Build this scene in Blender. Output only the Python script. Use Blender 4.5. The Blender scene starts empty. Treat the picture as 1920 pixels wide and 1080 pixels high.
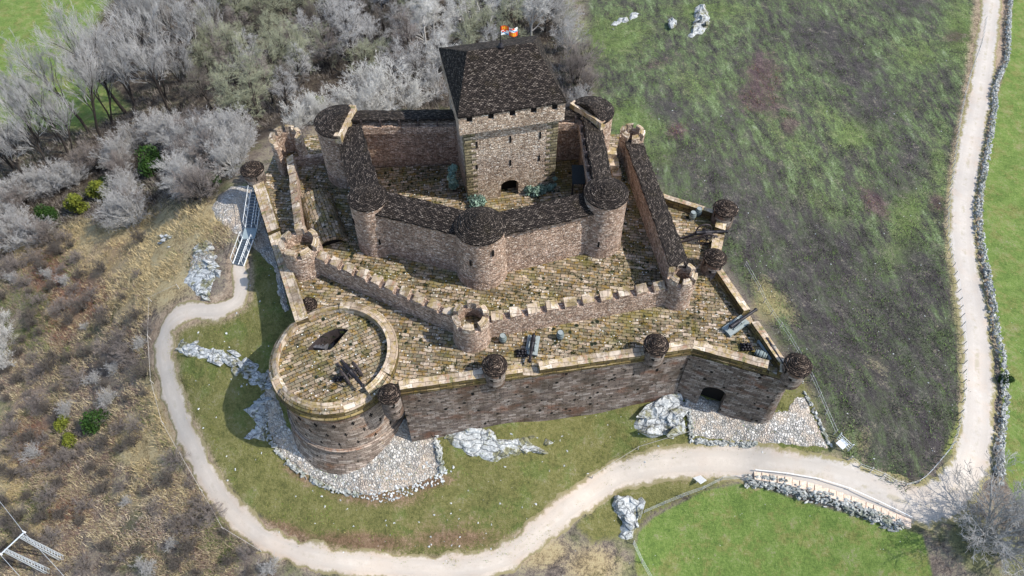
import bpy, bmesh, math, random
import numpy as np
from mathutils import Vector, Matrix
from mathutils.geometry import tessellate_polygon
R = math.radians
rng = random.Random(7)
nrs = np.random.RandomState(11)
scene = bpy.context.scene
COL = scene.collection

# ------------------------------------------------------------------ camera and survey helpers
CAM = np.array([0.0, -45.0, 60.0]); FPX = 1280.0
cam_d = bpy.data.cameras.new('Camera'); cam = bpy.data.objects.new('Camera', cam_d); COL.objects.link(cam)
cam.location = CAM; cam.rotation_euler = (math.atan2(.6, .8), 0, 0)
cam_d.sensor_width = 36; cam_d.lens = 24; cam_d.clip_end = 5000; cam_d.clip_start = 1
scene.camera = cam

def ray(px, py):
    u = 540 - py
    return np.array([px - 960.0, .6*FPX + .8*u, -.8*FPX + .6*u])
def P(px, py, z=0.0):
    d = ray(px, py); t = (z - CAM[2]) / d[2]
    p = CAM + d*t
    return Vector((p[0], p[1], z))
def P2(px, py, z=0.0):
    v = P(px, py, z); return Vector((v.x, v.y))
def project(X, Y, Z):
    dx, dy, dz = X - CAM[0], Y - CAM[1], Z - CAM[2]
    dep = .6*dy - .8*dz; up = .8*dy + .6*dz
    dep = np.where(dep < 1, 1, dep)
    return 960 + dx/dep*FPX, 540 - up/dep*FPX

# ------------------------------------------------------------------ terrain heights (thin plate spline)
CP = [(760,805,-8.7),(950,778,-8.2),(1200,738,-8),(1285,728,-7.7),(1450,778,-8.2),(1545,842,-9.6),(620,905,-12),
 (520,835,-11),(500,700,-7.2),(350,700,-9),(420,930,-13.5),(650,1050,-14.6),(850,1062,-15),(1000,1030,-14.2),(800,950,-12.6),
 (1150,895,-12),(1400,865,-11),(1550,900,-11.6),(1720,945,-12.6),(1830,850,-13.5),(1845,650,-15),(1800,400,-17),
 (1830,150,-19),(1860,0,-20),(1905,500,-16.2),(1600,600,-13.3),(1500,400,-13),(1400,200,-14),(1250,250,-9.5),(1300,50,-16),
 (1100,100,-14),(1000,0,-18),(700,180,-14),(540,230,-9.0),(450,330,-4.5),(430,390,-3.2),(445,500,-4.4),(330,590,-7.2),(540,600,-4.5),
 (300,400,-13),(200,500,-16),(100,700,-20),(250,850,-17),(200,1000,-19),(30,1060,-22),(400,1060,-16.5),(1100,1000,-14.2),
 (1300,1000,-15.6),(1600,1060,-16),(1840,1030,-14.6),(300,250,-19),(100,250,-24),(100,50,-25),(400,50,-22),(700,30,-20),(10,400,-24)]
pts = [tuple(P(*c)) for c in CP]
pts += [(0,0,-9.5),(-12,8,-7),(12,8,-9.5),(0,27,-10),(-25,24,-8),(17,25,-10),(20,0,-9.5),(22,-5,-9.2)]
for a in range(0, 360, 30):
    pts.append((300*math.cos(R(a)), 40+300*math.sin(R(a)), -30))
pts = np.array(pts)
def _phi(d2): return np.where(d2 > 1e-9, .5*d2*np.log(d2 + 1e-12), 0)
_n = len(pts)
_A = np.zeros((_n+3, _n+3)); _d2 = ((pts[:,None,:2]-pts[None,:,:2])**2).sum(-1)
_A[:_n,:_n] = _phi(_d2) + np.eye(_n)*2.0
_A[:_n,_n] = 1; _A[:_n,_n+1:] = pts[:,:2]; _A[_n,:_n] = 1; _A[_n+1:,:_n] = pts[:,:2].T
_w = np.linalg.solve(_A, np.concatenate([pts[:,2], [0,0,0]]))
def H(x, y):
    x = np.atleast_1d(np.asarray(x, float)); y = np.atleast_1d(np.asarray(y, float))
    out = np.full(x.shape, _w[_n]) + _w[_n+1]*x + _w[_n+2]*y
    for i in range(_n):
        out = out + _w[i]*_phi((x-pts[i,0])**2 + (y-pts[i,1])**2)
    out = out + .10*np.sin(x*.9+np.sin(y*.7)*1.3)*np.sin(y*.8+1) + .16*np.sin(x*.31+2)*np.sin(y*.37+x*.11)
    rr = np.sqrt(x*x+(y-40)**2); k = np.clip((rr-220)/80, 0, 1)
    return out*(1-k) - 30*k
def Hs(x, y): return float(H(x, y)[0])
def Gv(px, py):
    """points of the ground seen at pixels (arrays)"""
    px = np.asarray(px, float); py = np.asarray(py, float)
    u = 540 - py
    d = np.stack([px-960, .6*FPX+.8*u, -.8*FPX+.6*u], -1)
    lo = (60-0.0)/-d[:,2]; hi = (60+40.0)/-d[:,2]
    for _ in range(26):
        m = (lo+hi)/2; q = CAM + d*m[:,None]
        below = q[:,2] < H(q[:,0], q[:,1])
        hi = np.where(below, m, hi); lo = np.where(below, lo, m)
    q = CAM + d*hi[:,None]
    return q
def G(px, py):
    return Vector(Gv([px],[py])[0])

# ------------------------------------------------------------------ mesh builder
class MB:
    def __init__(s): s.v=[]; s.f=[]; s.uv=[]; s.sm=[]; s.mi=[]; s.cols=None
    def face(s, ps, uvs=None, smooth=False, mi=0):
        b = len(s.v); s.v.extend(tuple(p) for p in ps); s.f.append(tuple(range(b, b+len(ps))))
        s.uv.append(uvs or [(p[0]+p[2]*.3, p[1]+p[2]) for p in ps]); s.sm.append(smooth); s.mi.append(mi)
    def grid(s, rows, uvs, smooth=True, close=False):
        """rows of points -> shared-vertex grid"""
        b = len(s.v); n = len(rows[0])
        for r in rows: s.v.extend(tuple(p) for p in r)
        for i in range(len(rows)-1):
            for j in range(n-1):
                s.f.append((b+i*n+j, b+i*n+j+1, b+(i+1)*n+j+1, b+(i+1)*n+j))
                s.uv.append([uvs[i][j], uvs[i][j+1], uvs[i+1][j+1], uvs[i+1][j]]); s.sm.append(smooth); s.mi.append(0)
    def quad_uv(s, a, b, c, d, u0=0, v0=0, smooth=False, mi=0):
        a,b,c,d = Vector(a),Vector(b),Vector(c),Vector(d)
        w=(b-a).length; h=(d-a).length
        s.face([a,b,c,d], [(u0,v0),(u0+w,v0),(u0+w,v0+h),(u0,v0+h)], smooth, mi)
    def box(s, c, ex, ey, ez, jit=0, skip_bottom=False):
        """oriented box: centre of base c, half vectors ex, ey and full height vector ez"""
        c,ex,ey,ez = Vector(c),Vector(ex),Vector(ey),Vector(ez)
        J=lambda: Vector((rng.uniform(-jit,jit),rng.uniform(-jit,jit),rng.uniform(-jit,jit)))
        q=[c-ex-ey,c+ex-ey,c+ex+ey,c-ex+ey]; t=[p+ez+J() for p in q]
        u=rng.uniform(0,40); v=q[0].z
        for i in range(4):
            s.quad_uv(q[i],q[(i+1)%4],t[(i+1)%4],t[i],u,v)
        s.quad_uv(t[0],t[1],t[2],t[3],u,v)
        if not skip_bottom: s.quad_uv(q[3],q[2],q[1],q[0],u,v)
    def lathe(s, c, prof, n=48, a0=0, a1=360, smooth=True, ur=None, sharp=True):
        """prof: [(r,z)] absolute z; separate rings per profile piece when sharp"""
        c = Vector((c[0],c[1],0)); acc=0
        full = abs(a1-a0)>=359.9
        for k in range(len(prof)-1):
            (r0,z0),(r1,z1)=prof[k],prof[k+1]
            L=math.hypot(r1-r0,z1-z0); rr=ur or max(r0,r1)
            rows=[];uvs=[]
            for (r,z,vv) in ((r0,z0,acc),(r1,z1,acc+L)):
                rows.append([c+Vector((r*math.cos(R(a0+(a1-a0)*i/n)), r*math.sin(R(a0+(a1-a0)*i/n)), z)) for i in range(n+1)])
                uvs.append([(rr*R(a0+(a1-a0)*i/n), (z if abs(z1-z0)>abs(r1-r0) else vv)) for i in range(n+1)])
            s.grid(rows,uvs,smooth); acc+=L
    def tube(s, ps, rs, n=6, cap=True):
        """tapered tube along points"""
        ps=[Vector(p) for p in ps]; rows=[];uvs=[];L=0
        for i,p in enumerate(ps):
            d=(ps[min(i+1,len(ps)-1)]-ps[max(i-1,0)]).normalized()
            a=d.cross(Vector((0,0,1))); 
            if a.length<.05: a=d.cross(Vector((1,0,0)))
            a.normalize(); b=d.cross(a)
            if i: L+=(p-ps[i-1]).length
            rows.append([p+(a*math.cos(2*math.pi*k/n)+b*math.sin(2*math.pi*k/n))*rs[i] for k in range(n+1)])
            uvs.append([(k/n*.5,L) for k in range(n+1)])
        s.grid(rows,uvs,True)
        if cap:
            for r in (rows[0][:-1][::-1], rows[-1][:-1]): s.face(r)
    def poly(s, loops, z, rot=0, flip=False, off=(0,0)):
        """flat polygon (with holes) at height z"""
        loops=[[Vector((p[0],p[1],0)) for p in l] for l in loops]
        flat=[p for l in loops for p in l]
        c,si=math.cos(rot),math.sin(rot)
        for t in tessellate_polygon(loops):
            q=[flat[i] for i in t]
            if (q[1]-q[0]).cross(q[2]-q[0]).z<0: q=q[::-1]
            s.face([(p.x,p.y,z) for p in q],[(p.x*c+p.y*si+off[0],-p.x*si+p.y*c+off[1]) for p in q])
ORG={}
def obj(name, mb, mat, parent=None, weld=False):
    me=bpy.data.meshes.new(name); org=ORG.get(parent.name,Vector((0,0,0))) if parent else Vector((0,0,0))
    V=[(p[0]-org.x,p[1]-org.y,p[2]-org.z) for p in mb.v]
    me.from_pydata(V,[],mb.f)
    l=me.uv_layers.new(name='UVMap'); arr=np.array([c for u in mb.uv for c in u],dtype=np.float32).ravel(); l.data.foreach_set('uv',arr)
    me.polygons.foreach_set('use_smooth',mb.sm)
    for m in (mat if isinstance(mat,(list,tuple)) else [mat]): me.materials.append(m)
    if any(mb.mi): me.polygons.foreach_set('material_index',mb.mi)
    me.update()
    o=bpy.data.objects.new(name,me); COL.objects.link(o)
    if parent: o.parent=parent; 
    ORG[o.name]=org
    return o
def tag(o,label=None,cat=None,group=None,kind=None):
    if label: o['label']=label
    if cat: o['category']=cat
    if group: o['group']=group
    if kind: o['kind']=kind
    return o
def thing(name,label,cat,loc,group=None):
    o=bpy.data.objects.new(name,None); COL.objects.link(o); o.location=loc; o.empty_display_size=.3
    ORG[o.name]=Vector(loc); return tag(o,label,cat,group)
def solo(name,mb,mat,label,cat,group=None,org=None):
    """a thing that is one mesh; origin at its base"""
    if org is None:
        a=np.array(mb.v); org=(a[:,0].mean(),a[:,1].mean(),a[:,2].min())
    org=Vector(org); mb.v=[(p[0]-org.x,p[1]-org.y,p[2]-org.z) for p in mb.v]
    o=obj(name,mb,mat); o.location=org; ORG[o.name]=org
    return tag(o,label,cat,group)
def struct(name,mb,mat): return tag(obj(name,mb,mat),kind='structure')
def copy_tree(o,parent=None):
    c=o.copy(); COL.objects.link(c)
    if parent: c.parent=parent
    for ch in list(o.children): copy_tree(ch,c)
    return c

# ------------------------------------------------------------------ materials
def lin(h):
    if isinstance(h,str):
        h=h.lstrip('#'); h=[int(h[i:i+2],16)/255 for i in (0,2,4)]
        h=[c/12.92 if c<=.04045 else ((c+.055)/1.055)**2.4 for c in h]
    return (h[0],h[1],h[2],1)
class NT:
    def __init__(s,name,rough=.9,spec=.2):
        s.m=bpy.data.materials.new(name); s.m.use_nodes=True; s.t=s.m.node_tree; s.b=s.t.nodes['Principled BSDF']
        s.b.inputs['Roughness'].default_value=rough; s.b.inputs['Specular IOR Level'].default_value=spec
    def n(s,typ,props=None,**ins):
        nd=s.t.nodes.new('ShaderNode'+typ)
        for k,v in (props or {}).items(): setattr(nd,k,v)
        for k,v in ins.items():
            key=int(k[1:]) if k[0]=='_' else k.replace('__',' ')
            s.set(nd.inputs[key],v)
        return nd
    def set(s,inp,v):
        if isinstance(v,bpy.types.NodeSocket): s.t.links.new(v,inp)
        else: inp.default_value=v
    def uv(s): return s.n('UVMap').outputs[0]
    def oc(s): return s.n('TexCoord').outputs['Object']
    def geo(s): return s.n('NewGeometry')
    def mapv(s,v,scale=(1,1,1),rot=(0,0,0),loc=(0,0,0)):
        return s.n('Mapping',None,Vector=v,Scale=scale,Rotation=rot,Location=loc).outputs[0]
    def noise(s,v,sc,det=3,ro=.6,dist=0): 
        return s.n('TexNoise',None,Vector=v,Scale=sc,Detail=det,Roughness=ro,Distortion=dist).outputs['Fac']
    def noisec(s,v,sc,det=2): return s.n('TexNoise',None,Vector=v,Scale=sc,Detail=det).outputs['Color']
    def vor(s,v,sc,feat='F1',out='Distance',rnd=1): return s.n('TexVoronoi',{'feature':feat},Vector=v,Scale=sc,Randomness=rnd).outputs[out]
    def math(s,op,a,b=0.0,c=None):
        nd=s.n('Math',{'operation':op}); s.set(nd.inputs[0],a); s.set(nd.inputs[1],b)
        if c is not None: s.set(nd.inputs[2],c)
        return nd.outputs[0]
    def step(s,x,a,b):
        nd=s.n('MapRange',{'interpolation_type':'SMOOTHSTEP'},Value=x); nd.inputs[1].default_value=a; nd.inputs[2].default_value=b
        return nd.outputs[0]
    def ramp(s,f,stops,const=False):
        nd=s.n('ValToRGB',None,Fac=f); cr=nd.color_ramp
        if const: cr.interpolation='CONSTANT'
        while len(cr.elements)<len(stops): cr.elements.new(.5)
        for e,(p,c) in zip(cr.elements,stops): e.position=p; e.color=lin(c)
        return nd.outputs[0]
    def mix(s,f,a,b,mode='MIX'):
        nd=s.n('Mix',{'data_type':'RGBA','blend_type':mode}); s.set(nd.inputs[0],f)
        s.set(nd.inputs[6],lin(a) if isinstance(a,str) else a); s.set(nd.inputs[7],lin(b) if isinstance(b,str) else b)
        return nd.outputs[2]
    def vadd(s,a,b):
        nd=s.n('VectorMath',{'operation':'ADD'}); s.set(nd.inputs[0],a); s.set(nd.inputs[1],b); return nd.outputs[0]
    def vscale(s,a,k):
        nd=s.n('VectorMath',{'operation':'SCALE'}); s.set(nd.inputs[0],a); nd.inputs['Scale'].default_value=k; return nd.outputs[0]
    def wob(s,v,sc,amt):
        c=s.noisec(v,sc); nd=s.n('VectorMath',{'operation':'SUBTRACT'}); s.set(nd.inputs[0],c); nd.inputs[1].default_value=(.5,.5,.5)
        return s.vadd(v,s.vscale(nd.outputs[0],amt))
    def attr(s,name): return s.n('Attribute',{'attribute_name':name}).outputs['Fac']
    def attrc(s,name): return s.n('Attribute',{'attribute_name':name}).outputs['Color']
    def fin(s,col,hgt=None,dist=.05,stren=.8):
        s.set(s.b.inputs['Base Color'],col if isinstance(col,bpy.types.NodeSocket) else lin(col))
        if hgt is not None:
            s.set(s.b.inputs['Normal'],s.n('Bump',None,Height=hgt,Distance=dist,Strength=stren).outputs[0])
        return s.m
    def brick(s,v,w,h,mort=.02,sq=.5):
        nd=s.n('TexBrick',{'offset':.5,'squash':1.0},Vector=v,Scale=1.0); nd.inputs['Color1'].default_value=(0,0,0,1); nd.inputs['Color2'].default_value=(1,1,1,1)
        nd.inputs['Mortar'].default_value=(0,0,0,1); nd.inputs['Mortar Size'].default_value=mort; nd.inputs['Mortar Smooth'].default_value=.3
        nd.inputs['Brick Width'].default_value=w; nd.inputs['Row Height'].default_value=h; nd.inputs['Bias'].default_value=0
        return nd.outputs['Color'], nd.outputs['Fac']

def masonry(name,w,h,mort,pal,mortar,stain=None,moss=None,mossamt=.6,wob=.12,speck=None,bump=.08,big=(.55,1.3),weath='#4a4136'):
    t=NT(name); uv=t.wob(t.uv(),1.2,wob); uv=t.wob(uv,5,.05)
    c,f=t.brick(uv,w,h,mort)
    rnd=t.n('SeparateColor',None,Color=c).outputs[0]
    # per stone shade, then tone over large areas
    fine=t.noise(t.uv(),9,3,.7)
    k=t.math('ADD',t.math('MULTIPLY',rnd,.75),t.math('MULTIPLY',fine,.30))
    col=t.ramp(k,pal)
    if stain: 
        col=t.mix(t.math('MULTIPLY',t.step(t.noise(t.mapv(t.uv(),(.5,1.1,1)),.42,5,.65),.52,.66),.75),col,stain)
    if moss:
        for (mc,sc,lo,hi,amt) in moss:
            col=t.mix(t.math('MULTIPLY',t.step(t.noise(t.uv(),sc,4,.7),lo,hi),amt),col,mc)
    lum=t.noise(t.uv(),.25,4,.6)
    nd=t.n('MapRange',None,Value=lum); nd.inputs[1].default_value=.3; nd.inputs[2].default_value=.7; nd.inputs[3].default_value=big[0]; nd.inputs[4].default_value=big[1]
    cc=t.n('CombineColor'); [t.set(cc.inputs[i],nd.outputs[0]) for i in range(3)]
    col=t.mix(1.0,col,cc.outputs[0],'MULTIPLY')
    sk=t.noise(t.mapv(t.uv(),(2.2,.22,1)),1.0,4,.7); col=t.mix(t.math('MULTIPLY',t.step(sk,.54,.70),.5),col,'#2f2822')
    col=t.mix(t.math('MULTIPLY',t.step(t.noise(t.uv(),.22,5,.7),.49,.64),.6),col,weath)
    col=t.mix(f,col,mortar)
    if speck:
        for (scol,sc,thr) in speck:
            vs=t.vor(t.uv(),sc,'F1','Distance'); pick=t.noise(t.uv(),.8,2,.5)
            col=t.mix(t.math('MULTIPLY',t.step(vs,thr,thr*.6),t.step(pick,.42,.55)),col,scol)
    hg=t.math('SUBTRACT',t.math('MULTIPLY',fine,.5),f)
    hg=t.math('ADD',hg,t.math('MULTIPLY',rnd,.4))
    return t.fin(col,hg,bump,.9)
def rubble_wall(name,sc,pal,mortar,big=(.6,1.25),moss=None,stretch=1.7,bump=.1):
    t=NT(name); v=t.mapv(t.wob(t.uv(),1.1,.25),(sc,sc*stretch,1)); 
    d=t.n('TexVoronoi',{'feature':'F1'},Vector=v,Scale=1.0); e=t.vor(v,1.0,'DISTANCE_TO_EDGE')
    rnd=t.n('SeparateColor',None,Color=d.outputs['Color']).outputs[0]
    fine=t.noise(t.uv(),11,3,.7)
    col=t.ramp(t.math('ADD',t.math('MULTIPLY',rnd,.8),t.math('MULTIPLY',fine,.25)),pal)
    if moss:
        for (mc,s2,lo,hi,amt) in moss:
            col=t.mix(t.math('MULTIPLY',t.step(t.noise(t.uv(),s2,4,.7),lo,hi),amt),col,mc)
    lum=t.noise(t.uv(),.3,4,.6)
    nd=t.n('MapRange',None,Value=lum); nd.inputs[1].default_value=.3; nd.inputs[2].default_value=.7; nd.inputs[3].default_value=big[0]; nd.inputs[4].default_value=big[1]
    cc=t.n('CombineColor'); [t.set(cc.inputs[i],nd.outputs[0]) for i in range(3)]
    col=t.mix(1.0,col,cc.outputs[0],'MULTIPLY')
    sk=t.noise(t.mapv(t.uv(),(2.0,.2,1)),1.0,4,.7); col=t.mix(t.math('MULTIPLY',t.step(sk,.55,.72),.4),col,'#5a4b42')
    m=t.step(e,.10,.02); col=t.mix(t.math('MULTIPLY',m,t.math('ADD',.35,t.math('MULTIPLY',t.step(t.noise(t.uv(),2.2,3,.6),.4,.62),.5))),col,mortar)
    return t.fin(col,t.math('ADD',t.step(e,0,.22),t.math('MULTIPLY',fine,.5)),bump,1)

M={}
M['rubble']=rubble_wall('pink_rubble_masonry',3.7,[(0,'#6a5648'),(.25,'#a98f7b'),(.55,'#cdb099'),(.82,'#e2cab5'),(1,'#f4e5d4')],'#54463d',
    moss=[('#a06a58',1.2,.56,.7,.35),('#64584c',.7,.54,.68,.5),('#7f7350',.5,.6,.7,.35)],big=(.72,1.18))
M['rubble_pale']=rubble_wall('pale_keep_masonry',3.6,[(0,'#74634f'),(.25,'#b39c86'),(.55,'#d6bfa7'),(.82,'#e8d6c0'),(1,'#f5eadb')],'#5b4c40',big=(.8,1.15))
M['quoin']=masonry('mossy_quoin_blocks',.9,.42,.04,[(0,'#5c5648'),(.4,'#85795c'),(.7,'#a0916f'),(1,'#c4b59f')],'#2a251e',moss=[('#4d5238',2,.5,.6,.6)])
M['pave']=masonry('lichened_paving_blocks',.9,.40,.030,[(0,'#443b2f'),(.25,'#6f634e'),(.5,'#8b7d67'),(.75,'#a8947f'),(1,'#d3c6b4')],'#1f1b14',wob=.26,
    moss=[('#86692a',1.5,.49,.60,.75),('#747a68',1.9,.53,.62,.55),('#48532c',2.4,.56,.66,.6),('#a8927c',.9,.56,.64,.5)],
    speck=[('#1c2416',.95,.27),('#deded6',2.2,.19),('#232a1c',1.9,.18)],big=(.6,1.25),weath='#67632a')
M['parapet']=masonry('worn_parapet_stone',1.3,.7,.018,[(0,'#8d7c68'),(.3,'#a8957f'),(.6,'#bba994'),(1,'#dccfbd')],'#5d5042',wob=.3,
    moss=[('#8f7a3a',.9,.47,.6,.7),('#56612f',1.7,.57,.67,.75),('#6d6251',.7,.52,.66,.6),('#b58468',.7,.58,.68,.5)],big=(.8,1.15))
M['outer']=masonry('dark_coursed_rampart_masonry',.85,.27,.016,[(0,'#4d433c'),(.3,'#6f635b'),(.6,'#84766b'),(.85,'#9a8e84'),(1,'#b9b0a7')],'#2a231f',wob=.2,
    stain='#75503c',moss=[('#9b948c',.8,.54,.66,.6),('#453a2c',.6,.54,.66,.65)],speck=[('#0c0b09',1.15,.27),('#100e0c',2.3,.2)],big=(.65,1.25),bump=.14)
M['mossy']=masonry('mossy_rampart_cornice',1.3,.4,.03,[(0,'#453a2a'),(.4,'#6b5b3d'),(.7,'#86754f'),(1,'#a99a7c')],'#1c1710',moss=[('#7a6a24',1.1,.5,.62,.6),('#3c4223',1.8,.52,.64,.6)],big=(.65,1.2))
M['drum']=masonry('pale_coursed_drum_masonry',.85,.28,.018,[(0,'#65584f'),(.3,'#85766a'),(.6,'#9b8b7d'),(.85,'#b0a091'),(1,'#c9bdaf')],'#1d1814',
    stain='#8a5f41',moss=[('#a8a19a',.8,.56,.68,.5),('#7d6a35',.9,.6,.7,.5)],speck=[('#12100d',1.2,.18)],big=(.75,1.2),bump=.12)
def slate(name,pal,w=.30,h=.16):
    t=NT(name); uv=t.wob(t.uv(),2.5,.28); c,f=t.brick(uv,w,h,.035)
    rnd=t.n('SeparateColor',None,Color=c).outputs[0]; fine=t.noise(t.uv(),10,3,.7)
    col=t.ramp(t.math('ADD',t.math('MULTIPLY',rnd,.8),t.math('MULTIPLY',fine,.22)),pal)
    col=t.mix(t.math('MULTIPLY',t.step(t.noise(t.uv(),.5,4,.6),.52,.68),.5),col,'#38301c')
    col=t.mix(f,col,'#070605')
    hg=t.math('ADD',t.math('SUBTRACT',t.math('MULTIPLY',rnd,1.2),t.math('MULTIPLY',f,1.2)),t.math('MULTIPLY',fine,.3))
    return t.fin(col,hg,.09,1)
M['slate']=slate('stone_slab_roofing',[(0,'#1c1613'),(.4,'#352e29'),(.65,'#4e453e'),(.85,'#6a6057'),(1,'#857b70')])
M['slate_cap']=slate('turret_slab_roofing',[(0,'#1d1713'),(.4,'#3a302a'),(.7,'#54473d'),(1,'#8e7d6e')],.40,.17)
def simple(name,c1,c2,sc=6,rough=.85,bump=.02,metal=0,spec=.3,stretch=(1,1,1)):
    t=NT(name,rough,spec); v=t.mapv(t.oc(),stretch); f=t.noise(v,sc,4,.65)
    t.b.inputs['Metallic'].default_value=metal
    return t.fin(t.ramp(f,[(.3,c1),(.7,c2)]),f,bump,.7)
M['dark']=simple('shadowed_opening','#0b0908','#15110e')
M['iron']=simple('black_cast_iron','#131114','#2b272b',9,.55,.01,.3,.5)
M['wood_grey']=simple('weathered_grey_timber','#6d7676','#a3aaa6',7,.8,.02,0,.2,(1,6,6))
M['wood_dark']=simple('dark_oiled_timber','#2a2423','#4f4644',7,.7,.02,0,.3,(1,5,5))
M['barrel']=simple('grey_barrel_staves','#5f6a68','#97a19c',9,.8,.02,0,.2,(6,6,1))
M['hoop']=simple('barrel_hoop_iron','#1d1f21','#3a3c3e',9,.6,.01,.4)
M['metal']=simple('galvanised_steel','#aab0b3','#dfe3e4',14,.45,.005,.25,.5)
M['tread']=simple('steel_grating_tread','#3d464f','#6a747c',14,.5,.01,.3,.5)
M['landing']=simple('grey_landing_plate','#7d8b8e','#9aa6a8',10,.6,.005,.1)
M['white']=simple('white_paint','#c9cbc9','#eceeec',10,.6,.005)
M['post']=simple('weathered_fence_post','#8d8780','#c9c5bd',12,.9,.01)
M['slab']=simple('pale_sandstone_slab','#bba48f','#e0cfbc',5,.9,.03)
M['gstone']=simple('pale_field_stone','#8f9392','#d6d8d6',3,.9,.05)
M['step']=simple('grey_stair_stone','#3f3f42','#67676b',3,.9,.03)
M['shed']=simple('grey_lean_to_boards','#23282a','#3d4547',5,.8,.02,0,.2,(8,1,1))
# limestone
t=NT('cracked_limestone'); o=t.oc(); v=t.wob(t.wob(o,.5,1.8),2.5,.4); e=t.vor(t.mapv(v,(.6,1.7,.8),(0,0,.5)),.75,'DISTANCE_TO_EDGE'); fz=t.noise(o,3.0,6,.75)
c=t.ramp(fz,[(.28,'#585b5b'),(.40,'#888b8b'),(.52,'#adafad'),(.7,'#d8d9d5')]); c=t.mix(t.math('MULTIPLY',t.step(t.noise(o,.55,5,.7),.50,.60),.85),c,t.ramp(fz,[(.3,'#4d4a2c'),(.6,'#77744a'),(.8,'#8f8570')]))
c=t.mix(t.math('MULTIPLY',t.step(e,.04,.005),.75),c,'#35383a'); M['rock']=t.fin(c,t.math('ADD',t.step(e,0,.10),fz),.10,.8)
# cobbled rubble apron
t=NT('limestone_cobble_apron'); v=t.wob(t.uv(),1.5,.3); dd=t.n('TexVoronoi',{'feature':'F1'},Vector=v,Scale=3.8); e=t.vor(v,3.8,'DISTANCE_TO_EDGE')
rn=t.n('SeparateColor',None,Color=dd.outputs['Color']).outputs[0]
c=t.ramp(rn,[(0,'#8a8882'),(.35,'#a7a49d'),(.7,'#c0bbb3'),(1,'#dcd8cf')]); c=t.mix(t.math('MULTIPLY',t.step(t.noise(t.uv(),.35,5,.65),.48,.66),.5),c,'#b59f8b')
c=t.mix(t.math('MULTIPLY',t.step(t.noise(t.uv(),1.2,4,.7),.6,.7),.5),c,'#7d7a55')
c=t.mix(t.math('MULTIPLY',t.step(e,.10,.02),.6),c,'#5c564e'); c=t.mix(t.math('MULTIPLY',t.step(t.noise(t.uv(),.5,6,.72),.47,.58),.8),c,t.ramp(t.noise(t.uv(),5,4,.7),[(.3,'#978876'),(.5,'#b9aa98'),(.7,'#d0c4b5')])); M['apron']=t.fin(c,t.step(e,0,.25),.1,1)
# flag cloth colours
for k,h in (('flag_red','#d8481f'),('flag_gold','#e0a92c'),('flag_white','#e8e8e4'),('flag_blue','#2f7fae')): M[k]=simple('cloth_'+k,h,h,5,.8,.003)
# bark / twigs
def bark(name,c1,c2): return simple(name,c1,c2,5,.95,.02)
M['trunk']=bark('dark_bark','#231f1c','#463f3a')
M['trunk_pale']=bark('pale_bark','#8e8b86','#bdbab4')
for k,a,b in (('tw_grey','#8d8b88','#c3c1bd'),('tw_green','#7d8069','#acae94'),('tw_white','#aeaca6','#dcdad4'),('tw_brown','#6e6661','#999089'),('tw_dark','#524c47','#7e776f')):
    t=NT('twigs_'+k[3:],.95,.05); f=t.noise(t.oc(),.45,3,.6); M[k]=t.fin(t.ramp(f,[(.3,a),(.7,b)]))
def leaf(name,stops): 
    t=NT(name,.7,.2); f=t.noise(t.oc(),1.6,4,.75); return t.fin(t.ramp(f,stops))
M['leaf_dark']=leaf('dark_evergreen_leaves',[(.3,'#17260f'),(.55,'#2f4a1c'),(.75,'#56702e')])
M['leaf_olive']=leaf('yellow_green_leaves',[(.3,'#39421a'),(.55,'#6b7228'),(.75,'#98993c')])
M['leaf_pale']=leaf('pale_glaucous_leaves',[(.3,'#566b5f'),(.55,'#8aa291'),(.75,'#b4c9b6')])
# tuft material by stored colour
t=NT('scrub_blades',.95,.05); M['tuft']=t.fin(t.attrc('tint'))
# path / road
def track(name,stops,worn,green,mid=.25,first=None):
    t=NT(name); o=t.oc(); f=t.noise(o,1.1,6,.7); g=t.noise(o,14,3,.7)
    ff=t.math('ADD',t.math('MULTIPLY',f,.7),t.math('MULTIPLY',g,.3)); c=t.ramp(ff,stops)
    if first: al=t.attr('along'); c=t.mix(al,t.ramp(ff,first),c); mid=t.math('MULTIPLY',al,mid)
    c=t.mix(t.math('MULTIPLY',t.step(t.noise(o,.3,4,.6),.5,.66),.55),c,worn)
    e=t.attr('edge'); rt=t.math('SUBTRACT',t.step(e,.62,.48),t.step(e,.30,.18)); c=t.mix(t.math('MULTIPLY',rt,t.math('MULTIPLY',t.step(f,.35,.6),.35)),c,'#8b8379'); c=t.mix(t.math('MULTIPLY',t.step(e,.20,.06),t.math('MULTIPLY',t.step(t.noise(o,.6,5,.75),.50,.62),mid)),c,green)
    c=t.mix(t.math('MULTIPLY',t.step(t.math('ADD',e,t.math('MULTIPLY',f,.5)),1.0,.55),.5),c,'#bdb4a8')
    c=t.mix(t.math('MULTIPLY',t.step(t.math('ADD',e,t.math('MULTIPLY',t.noise(o,1.3,5,.75),.9)),1.12,1.35),.9),c,green)
    vs=t.vor(o,4.5); c=t.mix(t.math('MULTIPLY',t.step(vs,.16,.08),t.step(t.noise(o,.6,2),.5,.6)),c,'#8a8580')
    return t.fin(c,t.math('ADD',g,f),.04,.6)
M['path']=track('pale_gravel_path',[(.3,'#a09383'),(.5,'#b4a798'),(.7,'#c6bcae')],'#b19d8a','#7d7450')
M['road']=track('worn_grey_track',[(.3,'#979188'),(.5,'#ada69d'),(.7,'#c0bab1')],'#b09d8b','#80784f',.75,[(.3,'#a09383'),(.5,'#b4a798'),(.7,'#c6bcae')])
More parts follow.
